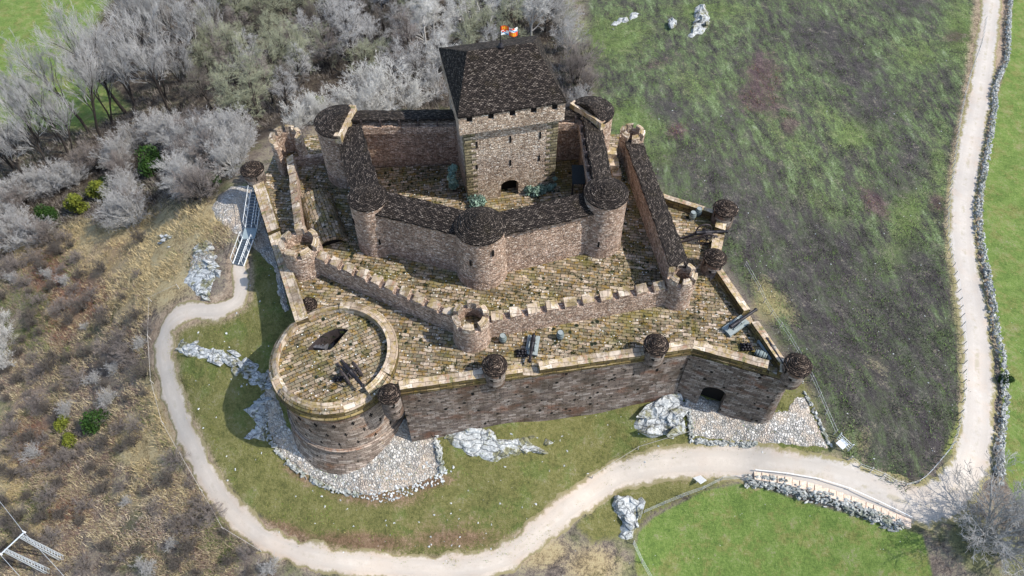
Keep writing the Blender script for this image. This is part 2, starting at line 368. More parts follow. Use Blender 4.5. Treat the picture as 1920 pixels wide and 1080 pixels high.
# ------------------------------------------------------------------ ground sheet with ground-cover patches
def axis(a,b,st):
    core=list(np.arange(a,b+.01,st)); out=[];x=core[-1];s=st*2
    while x<1800: x+=s; s*=1.35; out.append(x)
    lo=[];x=core[0];s=st*2
    while x>-1800: x-=s; s*=1.35; lo.append(x)
    return np.array(lo[::-1]+core+out)
gx=axis(-125,112,.5); gy=axis(-36,112,.5)
GX,GY=np.meshgrid(gx,gy); GZ=H(GX.ravel(),GY.ravel()); gxv=GX.ravel(); gyv=GY.ravel()
PX,PY=project(gxv,gyv,GZ)
def sdist(poly,px=None,py=None):
    """signed distance (inside +) to a boundary line surveyed in the photo"""
    px=PX if px is None else np.asarray(px,float); py=PY if py is None else np.asarray(py,float)
    p=np.array(poly,float); q=np.roll(p,-1,0); best=np.full(px.shape,1e18); ins=np.zeros(px.shape,bool)
    for (x0,y0),(x1,y1) in zip(p,q):
        dx,dy=x1-x0,y1-y0; t=np.clip(((px-x0)*dx+(py-y0)*dy)/(dx*dx+dy*dy+1e-9),0,1)
        best=np.minimum(best,(px-x0-t*dx)**2+(py-y0-t*dy)**2)
        if y0!=y1:
            ins^=((y0>py)!=(y1>py))&(px<(x1-x0)*(py-y0)/(y1-y0)+x0)
    return np.where(ins,1,-1)*np.sqrt(best)
def soft(poly,w=14): 
    return np.clip(sdist(poly)/w*.5+.5,0,1)
def vnoise(x,y,sc,seed=0):
    """cheap value noise"""
    x=np.asarray(x)*sc; y=np.asarray(y)*sc; xi=np.floor(x).astype(np.int64); yi=np.floor(y).astype(np.int64); fx=x-xi; fy=y-yi
    def h(a,b): 
        n=(a*374761393+b*668265263+seed*1274126177)&0x7fffffff; n=((n^(n>>13))*1274126177)&0x7fffffff
        return ((n^(n>>16))&0xffff)/65535.
    fx=fx*fx*(3-2*fx); fy=fy*fy*(3-2*fy)
    return (h(xi,yi)*(1-fx)+h(xi+1,yi)*fx)*(1-fy)+(h(xi,yi+1)*(1-fx)+h(xi+1,yi+1)*fx)*fy
Z_FIELD_TL=[(-400,-900),(230,-900),(205,0),(170,60),(120,110),(190,150),(240,200),(160,240),(60,240),(-400,200)]
Z_FIELD_R=[(1905,-60),(2400,-900),(3000,400),(2600,1000),(1920,960),(1885,900),(1878,720),(1868,600),(1843,460),(1842,380),(1858,220),(1888,120)]
Z_FIELD_B=[(1196,1000),(1225,970),(1320,920),(1400,905),(1500,938),(1650,980),(1730,1003),(1830,1400),(1300,1500),(1190,1060)]
Z_LAWN=[(468,470),(520,480),(560,620),(640,600),(1000,600),(1500,690),(1560,850),(1480,850),(1330,850),(1230,860),(1160,885),(1060,985),(960,1045),(850,1055),(660,1045),(540,1015),(440,930),(390,850),(345,760),(320,690),(318,620),(380,600),(440,590),(468,560)]
Z_LAWN2=[(1170,900),(1320,880),(1400,895),(1310,925),(1220,965),(1190,1000),(1110,1020),(1080,985),(1130,930)]
Z_SLOPE=[(1080,-300),(1500,-900),(1880,-300),(1850,0),(1822,140),(1782,330),(1775,470),(1797,640),(1805,760),(1785,830),(1700,915),(1610,890),(1560,820),(1500,690),(1350,480),(1240,350),(1130,240),(1110,130)]
Z_VERGE=[(1850,0),(1822,140),(1782,330),(1775,470),(1797,640),(1805,760),(1770,850),(1800,850),(1840,760),(1835,600),(1815,450),(1815,330),(1840,170),(1870,0)]
def blobs(lst,PX=None,PY=None):
    PX=globals()['PX'] if PX is None else PX; PY=globals()['PY'] if PY is None else PY
    a=np.zeros(PX.shape)
    for (x,y,rx,ry,ang,k) in lst:
        c,s=math.cos(R(ang)),math.sin(R(ang)); dx=PX-x; dy=PY-y
        d=np.sqrt(((dx*c+dy*s)/rx)**2+((-dx*s+dy*c)/ry)**2)
        a=np.maximum(a,k*np.clip(1.35-d*.85,0,1))
    return a
ATT={}
ATT['field']=np.maximum.reduce([soft(Z_FIELD_TL,24),soft(Z_FIELD_R,6),soft(Z_FIELD_B,7)])
ATT['lawn']=np.maximum(soft(Z_LAWN,16),soft(Z_LAWN2,14)*.9)
ATT['slope']=soft(Z_SLOPE,26)
ATT['verge']=soft(Z_VERGE,10)
DRY=([(170,440,60,30,-15,1),(270,455,110,55,-25,1.1),(290,510,75,70,0,1.05),(370,420,60,40,-30,1),(200,500,70,30,-20,.8),(230,560,70,40,20,.7),(310,780,30,80,-25,.9),(270,840,50,70,-30,.8),(120,590,50,40,0,.7),
  (20,900,22,60,0,1),(60,1000,40,30,0,.6),(380,420,60,25,-30,.9),(330,930,60,60,-30,.5),(1020,1040,60,30,-10,.7),(1110,1060,60,40,0,.7),(1440,575,30,28,40,.9),(1500,740,28,45,-20,.55),(1450,560,60,20,45,.6),(1600,830,40,30,0,.4),(1640,690,30,40,0,.2),(60,470,40,30,0,.8),(250,930,40,50,0,.5),(120,700,30,30,0,.5)])
ATT['dry']=blobs(DRY)
RUD=([(90,510,45,55,0,.9),(120,610,45,60,0,.7),(60,760,60,60,0,.4),(800,905,45,14,-10,1),(700,925,90,22,5,.8),(560,890,40,10,30,.7),(470,985,50,18,30,.8),(540,1000,60,20,20,.9),(680,1015,110,18,3,.9),(850,1010,90,20,0,.75),(1290,865,60,15,0,.6),(1640,380,20,40,-35,.8),(1430,150,35,50,0,.9),(1425,190,50,28,10,.8),(1270,245,22,16,0,.8),(1480,235,20,18,0,.8),(1755,380,16,18,0,.7),(1790,68,22,14,0,.7),(1230,120,60,10,-15,.4),(850,1000,120,40,0,.35),(1260,895,60,12,0,.4),(150,560,70,60,-20,.8),(60,830,50,60,0,.8),(130,960,60,40,0,.7),(220,470,50,30,0,.5)])
ATT['ruddy']=blobs(RUD)
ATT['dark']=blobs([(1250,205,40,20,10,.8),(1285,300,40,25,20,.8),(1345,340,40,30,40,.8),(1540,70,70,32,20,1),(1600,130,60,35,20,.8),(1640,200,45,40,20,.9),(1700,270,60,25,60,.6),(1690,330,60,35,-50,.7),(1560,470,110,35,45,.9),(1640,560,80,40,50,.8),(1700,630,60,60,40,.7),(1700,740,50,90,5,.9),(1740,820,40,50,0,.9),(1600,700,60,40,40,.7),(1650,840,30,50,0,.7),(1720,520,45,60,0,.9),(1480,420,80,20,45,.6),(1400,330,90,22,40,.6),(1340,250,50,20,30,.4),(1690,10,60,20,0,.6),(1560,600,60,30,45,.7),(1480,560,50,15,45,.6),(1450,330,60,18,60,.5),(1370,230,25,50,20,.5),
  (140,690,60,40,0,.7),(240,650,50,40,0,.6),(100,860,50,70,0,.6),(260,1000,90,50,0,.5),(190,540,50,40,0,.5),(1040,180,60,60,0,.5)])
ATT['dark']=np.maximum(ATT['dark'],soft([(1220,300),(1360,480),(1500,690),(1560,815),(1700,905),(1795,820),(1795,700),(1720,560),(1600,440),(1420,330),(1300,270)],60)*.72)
ATT['light']=blobs([(1150,70,70,40,-10,.9),(1330,20,80,20,0,.7),(1180,230,60,40,10,.9),(1230,290,60,24,10,.7),(1300,160,60,24,25,.5),(1600,250,40,30,0,.8),(1560,220,40,16,30,.6),(1700,400,30,60,0,.9),(1760,330,20,90,0,.5),(1690,480,40,40,0,.6),(1800,60,30,60,0,.9),(1480,260,90,25,45,.4),(1610,880,70,14,5,.5),(1720,100,50,30,0,.6),(1540,380,60,20,40,.5),(1450,450,60,14,45,.4),(1640,770,26,26,0,.4)])
ATT['wood']=np.maximum(np.clip(sdist([(-400,190),(60,240),(150,150),(130,60),(215,-100),(1040,-200),(1060,90),(1110,190),(830,205),(600,200),(450,290),(390,400),(250,430),(60,470),(-400,540)])/30*.5+.5,0,1),0)
def polyline_d(line):
    best=np.full(PX.shape,1e9)
    for (x0,y0),(x1,y1) in zip(line[:-1],line[1:]):
        dx,dy=x1-x0,y1-y0; t=np.clip(((PX-x0)*dx+(PY-y0)*dy)/(dx*dx+dy*dy),0,1)
        best=np.minimum(best,np.hypot(PX-x0-t*dx,PY-y0-t*dy))
    return best
LINE_PATH=[(447,492),(452,525),(447,560),(415,580),(370,583),(333,592),(312,615),(306,655),(314,710),(334,775),(362,840),(395,905),(430,955),(470,993),(520,1022),(580,1042),(660,1055),(760,1063),(850,1066),(920,1056),(975,1028),(1020,990),(1070,950),(1120,917),(1165,890),(1220,874),(1262,868),(1318,865)]
LINE_ROAD=[(1290,866),(1330,865),(1390,868),(1470,880),(1540,893),(1610,912),(1680,936),(1735,946),(1785,922),(1818,870),(1832,800),(1832,720),(1830,640),(1820,560),(1808,480),(1805,400),(1812,320),(1826,240),(1840,160),(1850,80),(1860,0),(1868,-60)]
ATT['worn']=np.clip(1-(np.minimum(polyline_d(LINE_PATH)-20,polyline_d(LINE_ROAD)-26))/15,0,1)*.75
ATT['worn']=np.maximum(ATT['worn'],blobs([(1420,858,170,16,3,.8),(1560,880,90,14,8,.7)]))
gm=bpy.data.meshes.new('ground'); nx,ny=len(gx),len(gy)
idx=np.arange(nx*ny).reshape(ny,nx)
quads=np.stack([idx[:-1,:-1],idx[:-1,1:],idx[1:,1:],idx[1:,:-1]],-1).reshape(-1,4)
gm.vertices.add(nx*ny); gm.vertices.foreach_set('co',np.stack([gxv,gyv,GZ],-1).astype(np.float32).ravel())
gm.loops.add(quads.size); gm.loops.foreach_set('vertex_index',quads.ravel().astype(np.int32))
gm.polygons.add(len(quads)); gm.polygons.foreach_set('loop_start',np.arange(0,quads.size,4,dtype=np.int32)); gm.polygons.foreach_set('loop_total',np.full(len(quads),4,dtype=np.int32))
gm.update(calc_edges=True); gm.polygons.foreach_set('use_smooth',np.ones(len(quads),bool))
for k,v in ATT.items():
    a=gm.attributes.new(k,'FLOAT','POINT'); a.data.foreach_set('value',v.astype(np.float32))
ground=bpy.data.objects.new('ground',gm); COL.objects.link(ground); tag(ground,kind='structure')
t=NT('ground_cover',.95,.08); o=t.oc()
n1=t.noise(o,.55,6,.72); n2=t.noise(o,3.2,4,.72); n3=t.noise(o,.16,4,.6); n4=t.noise(o,11,3,.75)
mixn=t.math('ADD',t.math('MULTIPLY',n1,.42),t.math('ADD',t.math('MULTIPLY',n2,.34),t.math('MULTIPLY',n4,.24)))
mixn=t.math('ADD',t.math('MULTIPLY',t.math('SUBTRACT',mixn,.5),1.65),.5)
def edge(name,amt=.9,sharp=.22,nz=None):
    a=t.math('ADD',t.attr(name),t.math('MULTIPLY',t.math('SUBTRACT',nz or mixn,.5),amt*2))
    return t.step(a,.5-sharp,.5+sharp)
scrub=t.ramp(mixn,[(.28,'#37332f'),(.4,'#615852'),(.5,'#80756b'),(.58,'#8f8673'),(.68,'#a99d8b'),(.8,'#c6bcb0')])
scrub=t.mix(t.math('MULTIPLY',t.step(n3,.5,.62),.6),scrub,t.ramp(mixn,[(.3,'#2c3320'),(.5,'#616b3c'),(.7,'#8a9054')]))
lawn=t.ramp(mixn,[(.24,'#45442c'),(.40,'#64653c'),(.55,'#7e7b4c'),(.70,'#968d66'),(.85,'#b3a588')])
lawn=t.mix(t.math('MULTIPLY',t.step(t.noise(o,.28,5,.65),.52,.64),.6),lawn,t.ramp(mixn,[(.3,'#435029'),(.55,'#63743c'),(.75,'#868f55')]))
field=t.ramp(mixn,[(.20,'#42532b'),(.38,'#5d733a'),(.55,'#758a47'),(.72,'#97a063'),(.88,'#bcb28e')])
field=t.mix(t.math('MULTIPLY',t.step(t.noise(o,.42,6,.8),.48,.60),.7),field,t.ramp(mixn,[(.25,'#5d6136'),(.5,'#85834f'),(.75,'#aba27a'),(.9,'#c4b797')]))
sv=t.mapv(o,(.55,.16,.3),(0,0,R(-38)))
s1=t.noise(sv,1.2,6,.75); sm=t.math('ADD',t.math('MULTIPLY',s1,.55),t.math('ADD',t.math('MULTIPLY',n2,.28),t.math('MULTIPLY',n4,.17)))
sm=t.math('ADD',t.math('MULTIPLY',t.math('SUBTRACT',sm,.5),1.9),.53)
slope=t.ramp(sm,[(.3,'#232221'),(.4,'#42403e'),(.48,'#4f5145'),(.56,'#5b6747'),(.64,'#6c7c55'),(.75,'#929b80')])
slope=t.mix(t.math('MULTIPLY',t.step(t.noise(sv,.9,5,.7),.48,.62),.65),slope,t.ramp(mixn,[(.3,'#2d292b'),(.6,'#5c5555'),(.8,'#857d7b')]))
col=scrub
wood=t.ramp(mixn,[(.3,'#211d1a'),(.5,'#4a423b'),(.7,'#7a6f62')])
col=t.mix(edge('wood',.5,.3),col,wood)
col=t.mix(edge('dry',.8,.3),col,t.ramp(mixn,[(.28,'#6a5a3e'),(.45,'#a2906b'),(.6,'#bfae88'),(.75,'#d6c8a6')]))
col=t.mix(edge('slope',.6,.25),col,slope)
col=t.mix(edge('lawn',.8,.25),col,lawn)
col=t.mix(edge('field',.35,.25),col,field)
col=t.mix(t.math('MULTIPLY',edge('light',1.5,.4),.55),col,t.ramp(mixn,[(.3,'#48592f'),(.5,'#6b803f'),(.7,'#94a068')]))
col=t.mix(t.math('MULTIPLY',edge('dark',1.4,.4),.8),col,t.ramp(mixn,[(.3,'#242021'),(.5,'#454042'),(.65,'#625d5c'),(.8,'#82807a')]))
col=t.mix(t.math('MULTIPLY',edge('dry',.9,.35),t.math('MULTIPLY',t.attr('slope'),.8)),col,'#a39a6c')
rud=t.mix(t.attr('slope'),t.ramp(mixn,[(.3,'#4f3830'),(.5,'#7f6353'),(.7,'#a58873')]),t.ramp(mixn,[(.3,'#33282a'),(.5,'#574548'),(.7,'#7d6a68')]))
col=t.mix(t.math('MULTIPLY',edge('ruddy',.9,.35),.8),col,rud)
col=t.mix(t.math('MULTIPLY',edge('verge',.7,.3),.9),col,t.ramp(mixn,[(.3,'#5d6732'),(.5,'#87904e'),(.7,'#aba872')]))
col=t.mix(t.math('MULTIPLY',edge('worn',.8,.4),.85),col,t.ramp(mixn,[(.3,'#7e6b55'),(.5,'#a8937c'),(.7,'#c6b29c')]))
st=t.vor(o,1.6); col=t.mix(t.math('MULTIPLY',t.step(st,.10,.05),t.step(t.noise(o,.5,2),.52,.6)),col,'#b9b8b0')
t.fin(col,t.math('ADD',n2,t.math('MULTIPLY',n4,.8)),.22,1.0)
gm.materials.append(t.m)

# ------------------------------------------------------------------ tracks laid on the ground
def resample(line,step=6):
    p=[np.array(q,float) for q in line]
    # Catmull-Rom
    out=[]
    for i in range(len(p)-1):
        p0=p[max(i-1,0)];p1=p[i];p2=p[i+1];p3=p[min(i+2,len(p)-1)]
        n=max(2,int(np.linalg.norm(p2-p1)/step))
        for k in range(n):
            s=k/n; out.append(.5*((2*p1)+(-p0+p2)*s+(2*p0-5*p1+4*p2-p3)*s*s+(-p0+3*p1-3*p2+p3)*s**3))
    out.append(p[-1]); return np.array(out)
def strip(name,line,wid,mat,lift,seed):
    s=resample(line,5); q=Gv(s[:,0],s[:,1])[:,:2]
    d=np.gradient(q,axis=0); d/=np.linalg.norm(d,axis=1)[:,None]; nrm=np.stack([-d[:,1],d[:,0]],-1)
    acc=np.concatenate([[0],np.cumsum(np.linalg.norm(np.diff(q,axis=0),axis=1))])
    W=np.interp(np.linspace(0,1,len(q)),np.linspace(0,1,len(wid)),wid)
    fade=np.clip(acc/5-.3,0,1) if name=='road' else np.clip((acc[-1]-acc)/5-.3,0,1)
    ks=np.linspace(-1,1,13); V=[];E=[];AL=[]
    for j,k in enumerate(ks):
        off=W/2*k
        jw=max(0,(abs(k)-.4)/.6)*fade
        if abs(k)>.4:
            off=off+jw*np.sign(k)*(vnoise(acc,np.full_like(acc,np.sign(k)*9),.9,seed)-.5)*.75+jw*np.sign(k)*(vnoise(acc,np.full_like(acc,np.sign(k)*9),3,seed)-.5)*.28
        pt=q+nrm*off[:,None]; z=H(pt[:,0],pt[:,1])+(lift if abs(k)<.99 else lift*.25)
        V.append(np.stack([pt[:,0],pt[:,1],z],-1)); E.append(np.full(len(q),abs(k))); AL.append(np.clip((acc-2)/14,0,1))
    V=np.stack(V,1); E=np.stack(E,1); n,m=V.shape[:2]; ii=np.arange(n*m).reshape(n,m)
    F=np.stack([ii[:-1,:-1],ii[:-1,1:],ii[1:,1:],ii[1:,:-1]],-1).reshape(-1,4)
    me=bpy.data.meshes.new(name); me.from_pydata(V.reshape(-1,3).tolist(),[],[tuple(f[::-1]) for f in F.tolist()]); me.materials.append(mat)
    a=me.attributes.new('edge','FLOAT','POINT'); a.data.foreach_set('value',E.ravel().astype(np.float32)); a=me.attributes.new('along','FLOAT','POINT'); a.data.foreach_set('value',np.stack(AL,1).ravel().astype(np.float32))
    me.polygons.foreach_set('use_smooth',np.ones(len(F),bool)); me.update()
    o=bpy.data.objects.new(name,me); COL.objects.link(o); return tag(o,kind='structure')
strip('path',LINE_PATH,[2.0,2.5,2.9,2.9,2.6,2.5,2.5,2.7,2.7,2.8,2.9,3.0,3.2,3.4],M['path'],.05,3)
strip('road',LINE_ROAD,[3.4,3.7,4.4,4.6,4.6,4.4,4.2,4.2,4.2,4.2,4.2,4.2],M['road'],.056,5)
# ------------------------------------------------------------------ castle helpers
def V3(p,z): return Vector((p[0],p[1],z))
def perp(d): return Vector((d.y,-d.x))          # right-hand side of the direction
def wall_mb(p0,p1,th,z0,z1,bat=0,seg=.9,jit=.05,mb=None,u0=0,top=True,zn=None,tmi=0):
    """masonry wall: outer face on the right of p0->p1, with battered foot and uneven top"""
    mb=mb or MB(); p0=Vector(p0[:2]);p1=Vector(p1[:2]); d=(p1-p0); L=d.length; d.normalize(); n=perp(d); k=max(1,int(L/seg))
    J=[(rng.uniform(-jit,jit),rng.uniform(-jit,jit)) for _ in range(k+1)]
    zz=[z1+rng.uniform(-jit,jit)*.8 for _ in range(k+1)]
    ro=[[],[],[]]; uo=[[],[],[]]; ri=[[],[]]; ui=[[],[]]
    for i in range(k+1):
        c=p0+d*(L*i/k); u=u0+L*i/k
        ro[0].append(V3(c+n*(th/2+bat),z0)); ro[1].append(V3(c+n*(th/2+bat*.35),z0+(z1-z0)*.5)); ro[2].append(V3(c+n*(th/2+J[i][0]*.5),zz[i]))
        ri[0].append(V3(c-n*(th/2+J[i][1]*.5),zz[i]+(zn or 0))); ri[1].append(V3(c-n*(th/2),z0))
        for a,z in zip(uo,(z0,(z0+z1)/2,z1)): a.append((u,z))
        for a,z in zip(ui,(z1,z0)): a.append((u,z))
    mb.grid(ro,uo,False); mb.grid(ri,ui,False)
    if top:
        b_=len(mb.f); mb.grid([ro[2],ri[0]],[[(u[0],50) for u in uo[2]],[(u[0],50+th) for u in uo[2]]],False)
        for i_ in range(b_,len(mb.f)): mb.mi[i_]=tmi
    for i,s in ((0,1),(k,-1)):
        q=[ro[0][i],ro[2][i],ri[0][i],ri[1][i]]
        mb.face(q if s>0 else q[::-1])
    return mb
def roof_mb(p0,p1,wo,wi,zo,zi,th=.22,jit=.04,hip=0):
    """slab roof falling outward (right of p0->p1)"""
    mb=MB(); p0=Vector(p0[:2]);p1=Vector(p1[:2]); d=p1-p0; L=d.length; d.normalize(); n=perp(d); k=max(2,int(L/.45)); m=6
    sl=math.hypot(wo+wi,zi-zo); rows=[];uvs=[]
    for j in range(m+1):
        f=j/m; off=wo+( -wi-wo)*f; z=zo+(zi-zo)*f+.12*math.sin(f*math.pi)
        rows.append([V3(p0+d*(L*i/k)+n*(off+ (rng.uniform(-jit,jit)*2 if j in(0,m) else 0)),z+rng.uniform(-jit,jit)) for i in range(k+1)])
        uvs.append([(L*i/k,sl*f) for i in range(k+1)])
    mb.grid(rows,uvs,False)
    low=[Vector((p.x,p.y,p.z-th)) for p in rows[0]]; hi=[Vector((p.x,p.y,p.z-th)) for p in rows[-1]]
    mb.grid([low,rows[0]],[[(u[0],-.3) for u in uvs[0]],uvs[0]],False); mb.grid([rows[-1],hi],[uvs[-1],[(u[0],u[1]+.3) for u in uvs[-1]]],False)
    mb.grid([hi,low],[uvs[-1],uvs[0]],False)
    for i in (0,k): mb.face([rows[0][i],rows[m//2][i],rows[-1][i],hi[i],low[i]])
    return mb
def merlon_mb(c,d,L,th,z0,z1,slope=.22,jit=.05):
    mb=MB(); d=Vector(d[:2]).normalized(); n=perp(d); J=lambda: rng.uniform(-jit,jit)
    B=[];T=[]
    for s,tn in ((-1,1),(1,1),(1,-1),(-1,-1)):
        B.append(V3(c+d*(s*L/2)+n*(tn*th/2),z0)); T.append(V3(c+d*(s*L/2+J())+n*(tn*th/2+J()),z1-(slope if tn>0 else 0)+J()))
    mid=(T[0]+T[1]+T[2]+T[3])/4+Vector((0,0,.06))
    u=rng.uniform(0,30)
    for i in range(4): mb.quad_uv(B[i],B[(i+1)%4],T[(i+1)%4],T[i],u+i*2,z0)
    for i in range(4): mb.face([T[i],T[(i+1)%4],mid],[(T[i].x,T[i].y),(T[(i+1)%4].x,T[(i+1)%4].y),(mid.x,mid.y)],mi=1)
    return mb
def slit_mb(p,n,w,h,dp=.06):
    """recess-dark slit slab bedded in a curved or flat wall, p centre, n outward"""
    mb=MB(); n=Vector((n[0],n[1],0)).normalized(); e=Vector((-n.y,n.x,0))
    mb.box(Vector(p)-Vector((0,0,h/2)),e*w/2,n*dp,Vector((0,0,h))); return mb
def arch_panel(mb,o,ex,W,Ht,u0,u1,vs,depth,n,dark,uo=0,zo=0):
    """flat wall face with an arched opening; o bottom-left, ex unit along; n outward; returns dark back mesh"""
    ez=Vector((0,0,1)); r=(u1-u0)/2; uc=(u0+u1)/2; K=12
    A=lambda u,v,dd=0: o+ex*u+ez*v-n*dd
    arc=[(uc-r*math.cos(math.pi*i/K),vs+r*.75*math.sin(math.pi*i/K)) for i in range(K+1)]
    def f(l): mb.face([A(u,v) for u,v in l],[(u+uo,v+zo) for u,v in l])
    f([(0,0),(u0,0),(u0,vs),(u0,Ht),(0,Ht)]); f([(u1,0),(W,0),(W,Ht),(u1,Ht),(u1,vs)])
    for i in range(K): f([arc[i],arc[i+1],(arc[i+1][0],Ht),(arc[i][0],Ht)])
    prof=[(u0,0)]+arc+[(u1,0)]
    for a,b in zip(prof[:-1],prof[1:]): mb.face([A(*a),A(*a,depth),A(*b,depth),A(*b)],[(0,a[1]),(depth,a[1]),(depth,b[1]),(0,b[1])])
    db=MB(); db.face([A(u,v,depth*.97) for u,v in prof]); return db

T0,T1,T2=0.0,1.0,1.5
# plan points
A=P2(748,722,1.0); B=P2(1300,645,1.0); Cc=P2(1478,693,1.0); D=P2(1338,490,1.0); E=P2(1356,402,1.0); F=P2(1236,364,1.0)
Gp=P2(484,343,1.0); Hc=P2(566,600,1.0)
ART=P2(624,660,1.2)
FLm=P2(560,452,4.0); FCm=P2(882,590,4.0); RFm=P2(1281,512,4.5); RRm=P2(1187,243,5.5); LRm=P2(534,254,5.0)
FL=P2(689,368,8.4); FC=P2(900,422,8.3); FR=P2(1137,360,8.9); RL=P2(636,226,9.0); RR=P2(1110,206,9.0)
KFL=P2(868,243,12.2)
# --- paved courts
mb=MB(); mb.poly([[A,B,Cc,D,E,F,(16.5,25),(-27,25),(Gp.x+.3,Gp.y+6),Gp,Hc]+[(ART.x+5.9*math.cos(R(a_)),ART.y+5.9*math.sin(R(a_))) for a_ in (112,85,58,30,2,-25)]],T0,R(-7)); struct('outer_pavement',mb,M['pave'])
mb=MB(); pm=[FLm,FCm,RFm,RRm,(14,24.2),(-26.6,24.2),LRm]
mb.poly([pm],T1,R(-9),off=(3,2)); struct('middle_pavement',mb,M['pave'])
mb=MB(); mb.poly([[FL,FC,FR,RR,RL]],T2,R(9),off=(7,5)); struct('inner_pavement',mb,M['pave'])

# ------------------------------------------------------------------ towers
def cap_cone(mb,c,r,z,h,n=36,rings=7):
    """stone-slab cone with stepped uneven rings"""
    rows=[];uvs=[]
    for j in range(rings+1):
        f=j/rings; rr=r*(1-f)+.02
        JJ=[rng.uniform(-.04,.04) for _ in range(n)]; JR=[rng.uniform(-.05,.05) for _ in range(n)]
        for st_ in ((0,.07) if 0<j<rings else (0,)):
            rows.append([Vector((c[0]+(rr+JR[i%n]*(0<j<rings)-st_*.3)*math.cos(2*math.pi*i/n),c[1]+(rr+JR[i%n]*(0<j<rings)-st_*.3)*math.sin(2*math.pi*i/n),z+h*f+(JJ[i%n]*.6 if 0<j<rings else 0)+st_-.03)) for i in range(n+1)])
            uvs.append([(r*.75*2*math.pi*i/n,f*math.hypot(r,h)+st_) for i in range(n+1)])
    mb.grid(rows,uvs,False)
    low=[Vector((p.x,p.y,p.z-.16)) for p in rows[0]]
    mb.grid([low,rows[0]],[[(u[0],-.2) for u in uvs[0]],uvs[0]],False); mb.face(low[:-1][::-1])
def roofed_tower(label,c,r,z0,z1,hc,slits):
    t=thing('round_tower',label,'tower',(c.x,c.y,z0),'round towers of the inner ward')
    mb=MB(); mb.lathe(c,[(r*1.10,z0-.6),(r*1.03,z0+1.2),(r*.985,z0+(z1-z0)*.5),(r*.97,z1-.02)],56); obj('shaft',mb,M['rubble'],t)
    mb=MB(); cap_cone(mb,c,r*1.0,z1,hc); obj('roof',mb,M['slate'],t)
    for (az,z) in slits:
        n=Vector((math.cos(R(az)),math.sin(R(az)),0)); rr=r*1.0
        obj('arrow_slit',slit_mb(Vector((c.x,c.y,z))+n*rr,n,.22,.8,.10),M['dark'],t)
    return t
roofed_tower('roofed round tower at the front left corner of the inner ward',FL,2.1,T1-.4,8.4,.75,[(-150,5.6),(-70,3.4)])
roofed_tower('pointed-roofed round tower jutting out at the middle of the inner front wall',FC,2.65,T1-.2,8.3,1.7,[(-112,5.2),(-60,6.6)])
roofed_tower('roofed round tower at the front right corner of the inner ward',FR,2.35,T1-.3,8.9,1.0,[(-12,6.5),(-100,3.2)])
def dtower(label,c,r,z0,z1,a0,a1,hc):
    """open-backed tower: arc from a0 to a1, flat back, half-cone roof"""
    t=thing('half_round_tower',label,'tower',(c.x,c.y,z0),'open-backed towers of the inner ward')
    mb=MB(); mb.lathe(c,[(r*1.06,z0-.6),(r*.98,z1)],44,a0,a1); mb.lathe(c,[(r-.55,z1),(r-.6,z0)],30,a0,a1)
    pa=[Vector((c.x+r*math.cos(R(a)),c.y+r*math.sin(R(a)))) for a in (a0,a1)]
    pb=[Vector((c.x+(r-.6)*math.cos(R(a)),c.y+(r-.6)*math.sin(R(a)))) for a in (a0,a1)]
    for a,b in zip(pa,pb): mb.quad_uv(V3(a,z0),V3(b,z0),V3(b,z1),V3(a,z1))
    mb.quad_uv(V3(pb[1],z0),V3(pb[0],z0),V3(pb[0],z1-1.2),V3(pb[1],z1-1.2))
    obj('shaft',mb,M['rubble'],t)
    mb=MB(); n=40; rings=7; rows=[];uvs=[]; mid=(pa[0]+pa[1])/2; rr=r*1.04
    arc=[Vector((c.x+rr*math.cos(R(a0+(a1-a0)*i/n)),c.y+rr*math.sin(R(a0+(a1-a0)*i/n)))) for i in range(n+1)]
    for j in range(rings+1):
        f=j/rings; rows.append([V3(p*(1-f)+mid*f,z1+hc*f+(rng.uniform(-.05,.05) if 0<j<rings else 0)) for p in arc]); uvs.append([(r*R(abs(a1-a0))*.7*i/n,f*math.hypot(r,hc)) for i in range(n+1)])
    mb.grid(rows,uvs,False)
    mb.grid([[Vector((p.x,p.y,p.z-.18)) for p in rows[0]],rows[0]],[[(u[0],-.2) for u in uvs[0]],uvs[0]],False)
    mb.face([r_[0] for r_ in rows]+[r_[-1] for r_ in rows[::-1]])
    obj('roof',mb,M['slate'],t)
    # parapet across the flat back, sloping
    d=(pa[0]-pa[1]).normalized(); q0=pa[1]-d*.1; q1=pa[0]+d*.1
    mb=wall_mb(q0,q1,.75,z1-1.0,z1+.15,0,.5,.08); obj('back_parapet',mb,M['parapet'],t)
    return t
dtower('half-round open-backed tower at the rear left corner of the inner ward',RL,2.8,T1,9.0,65,275,.9)
dtower('half-round open-backed tower beside the right rear corner of the keep',RR,2.5,T1,9.0,-65,150,1.0)

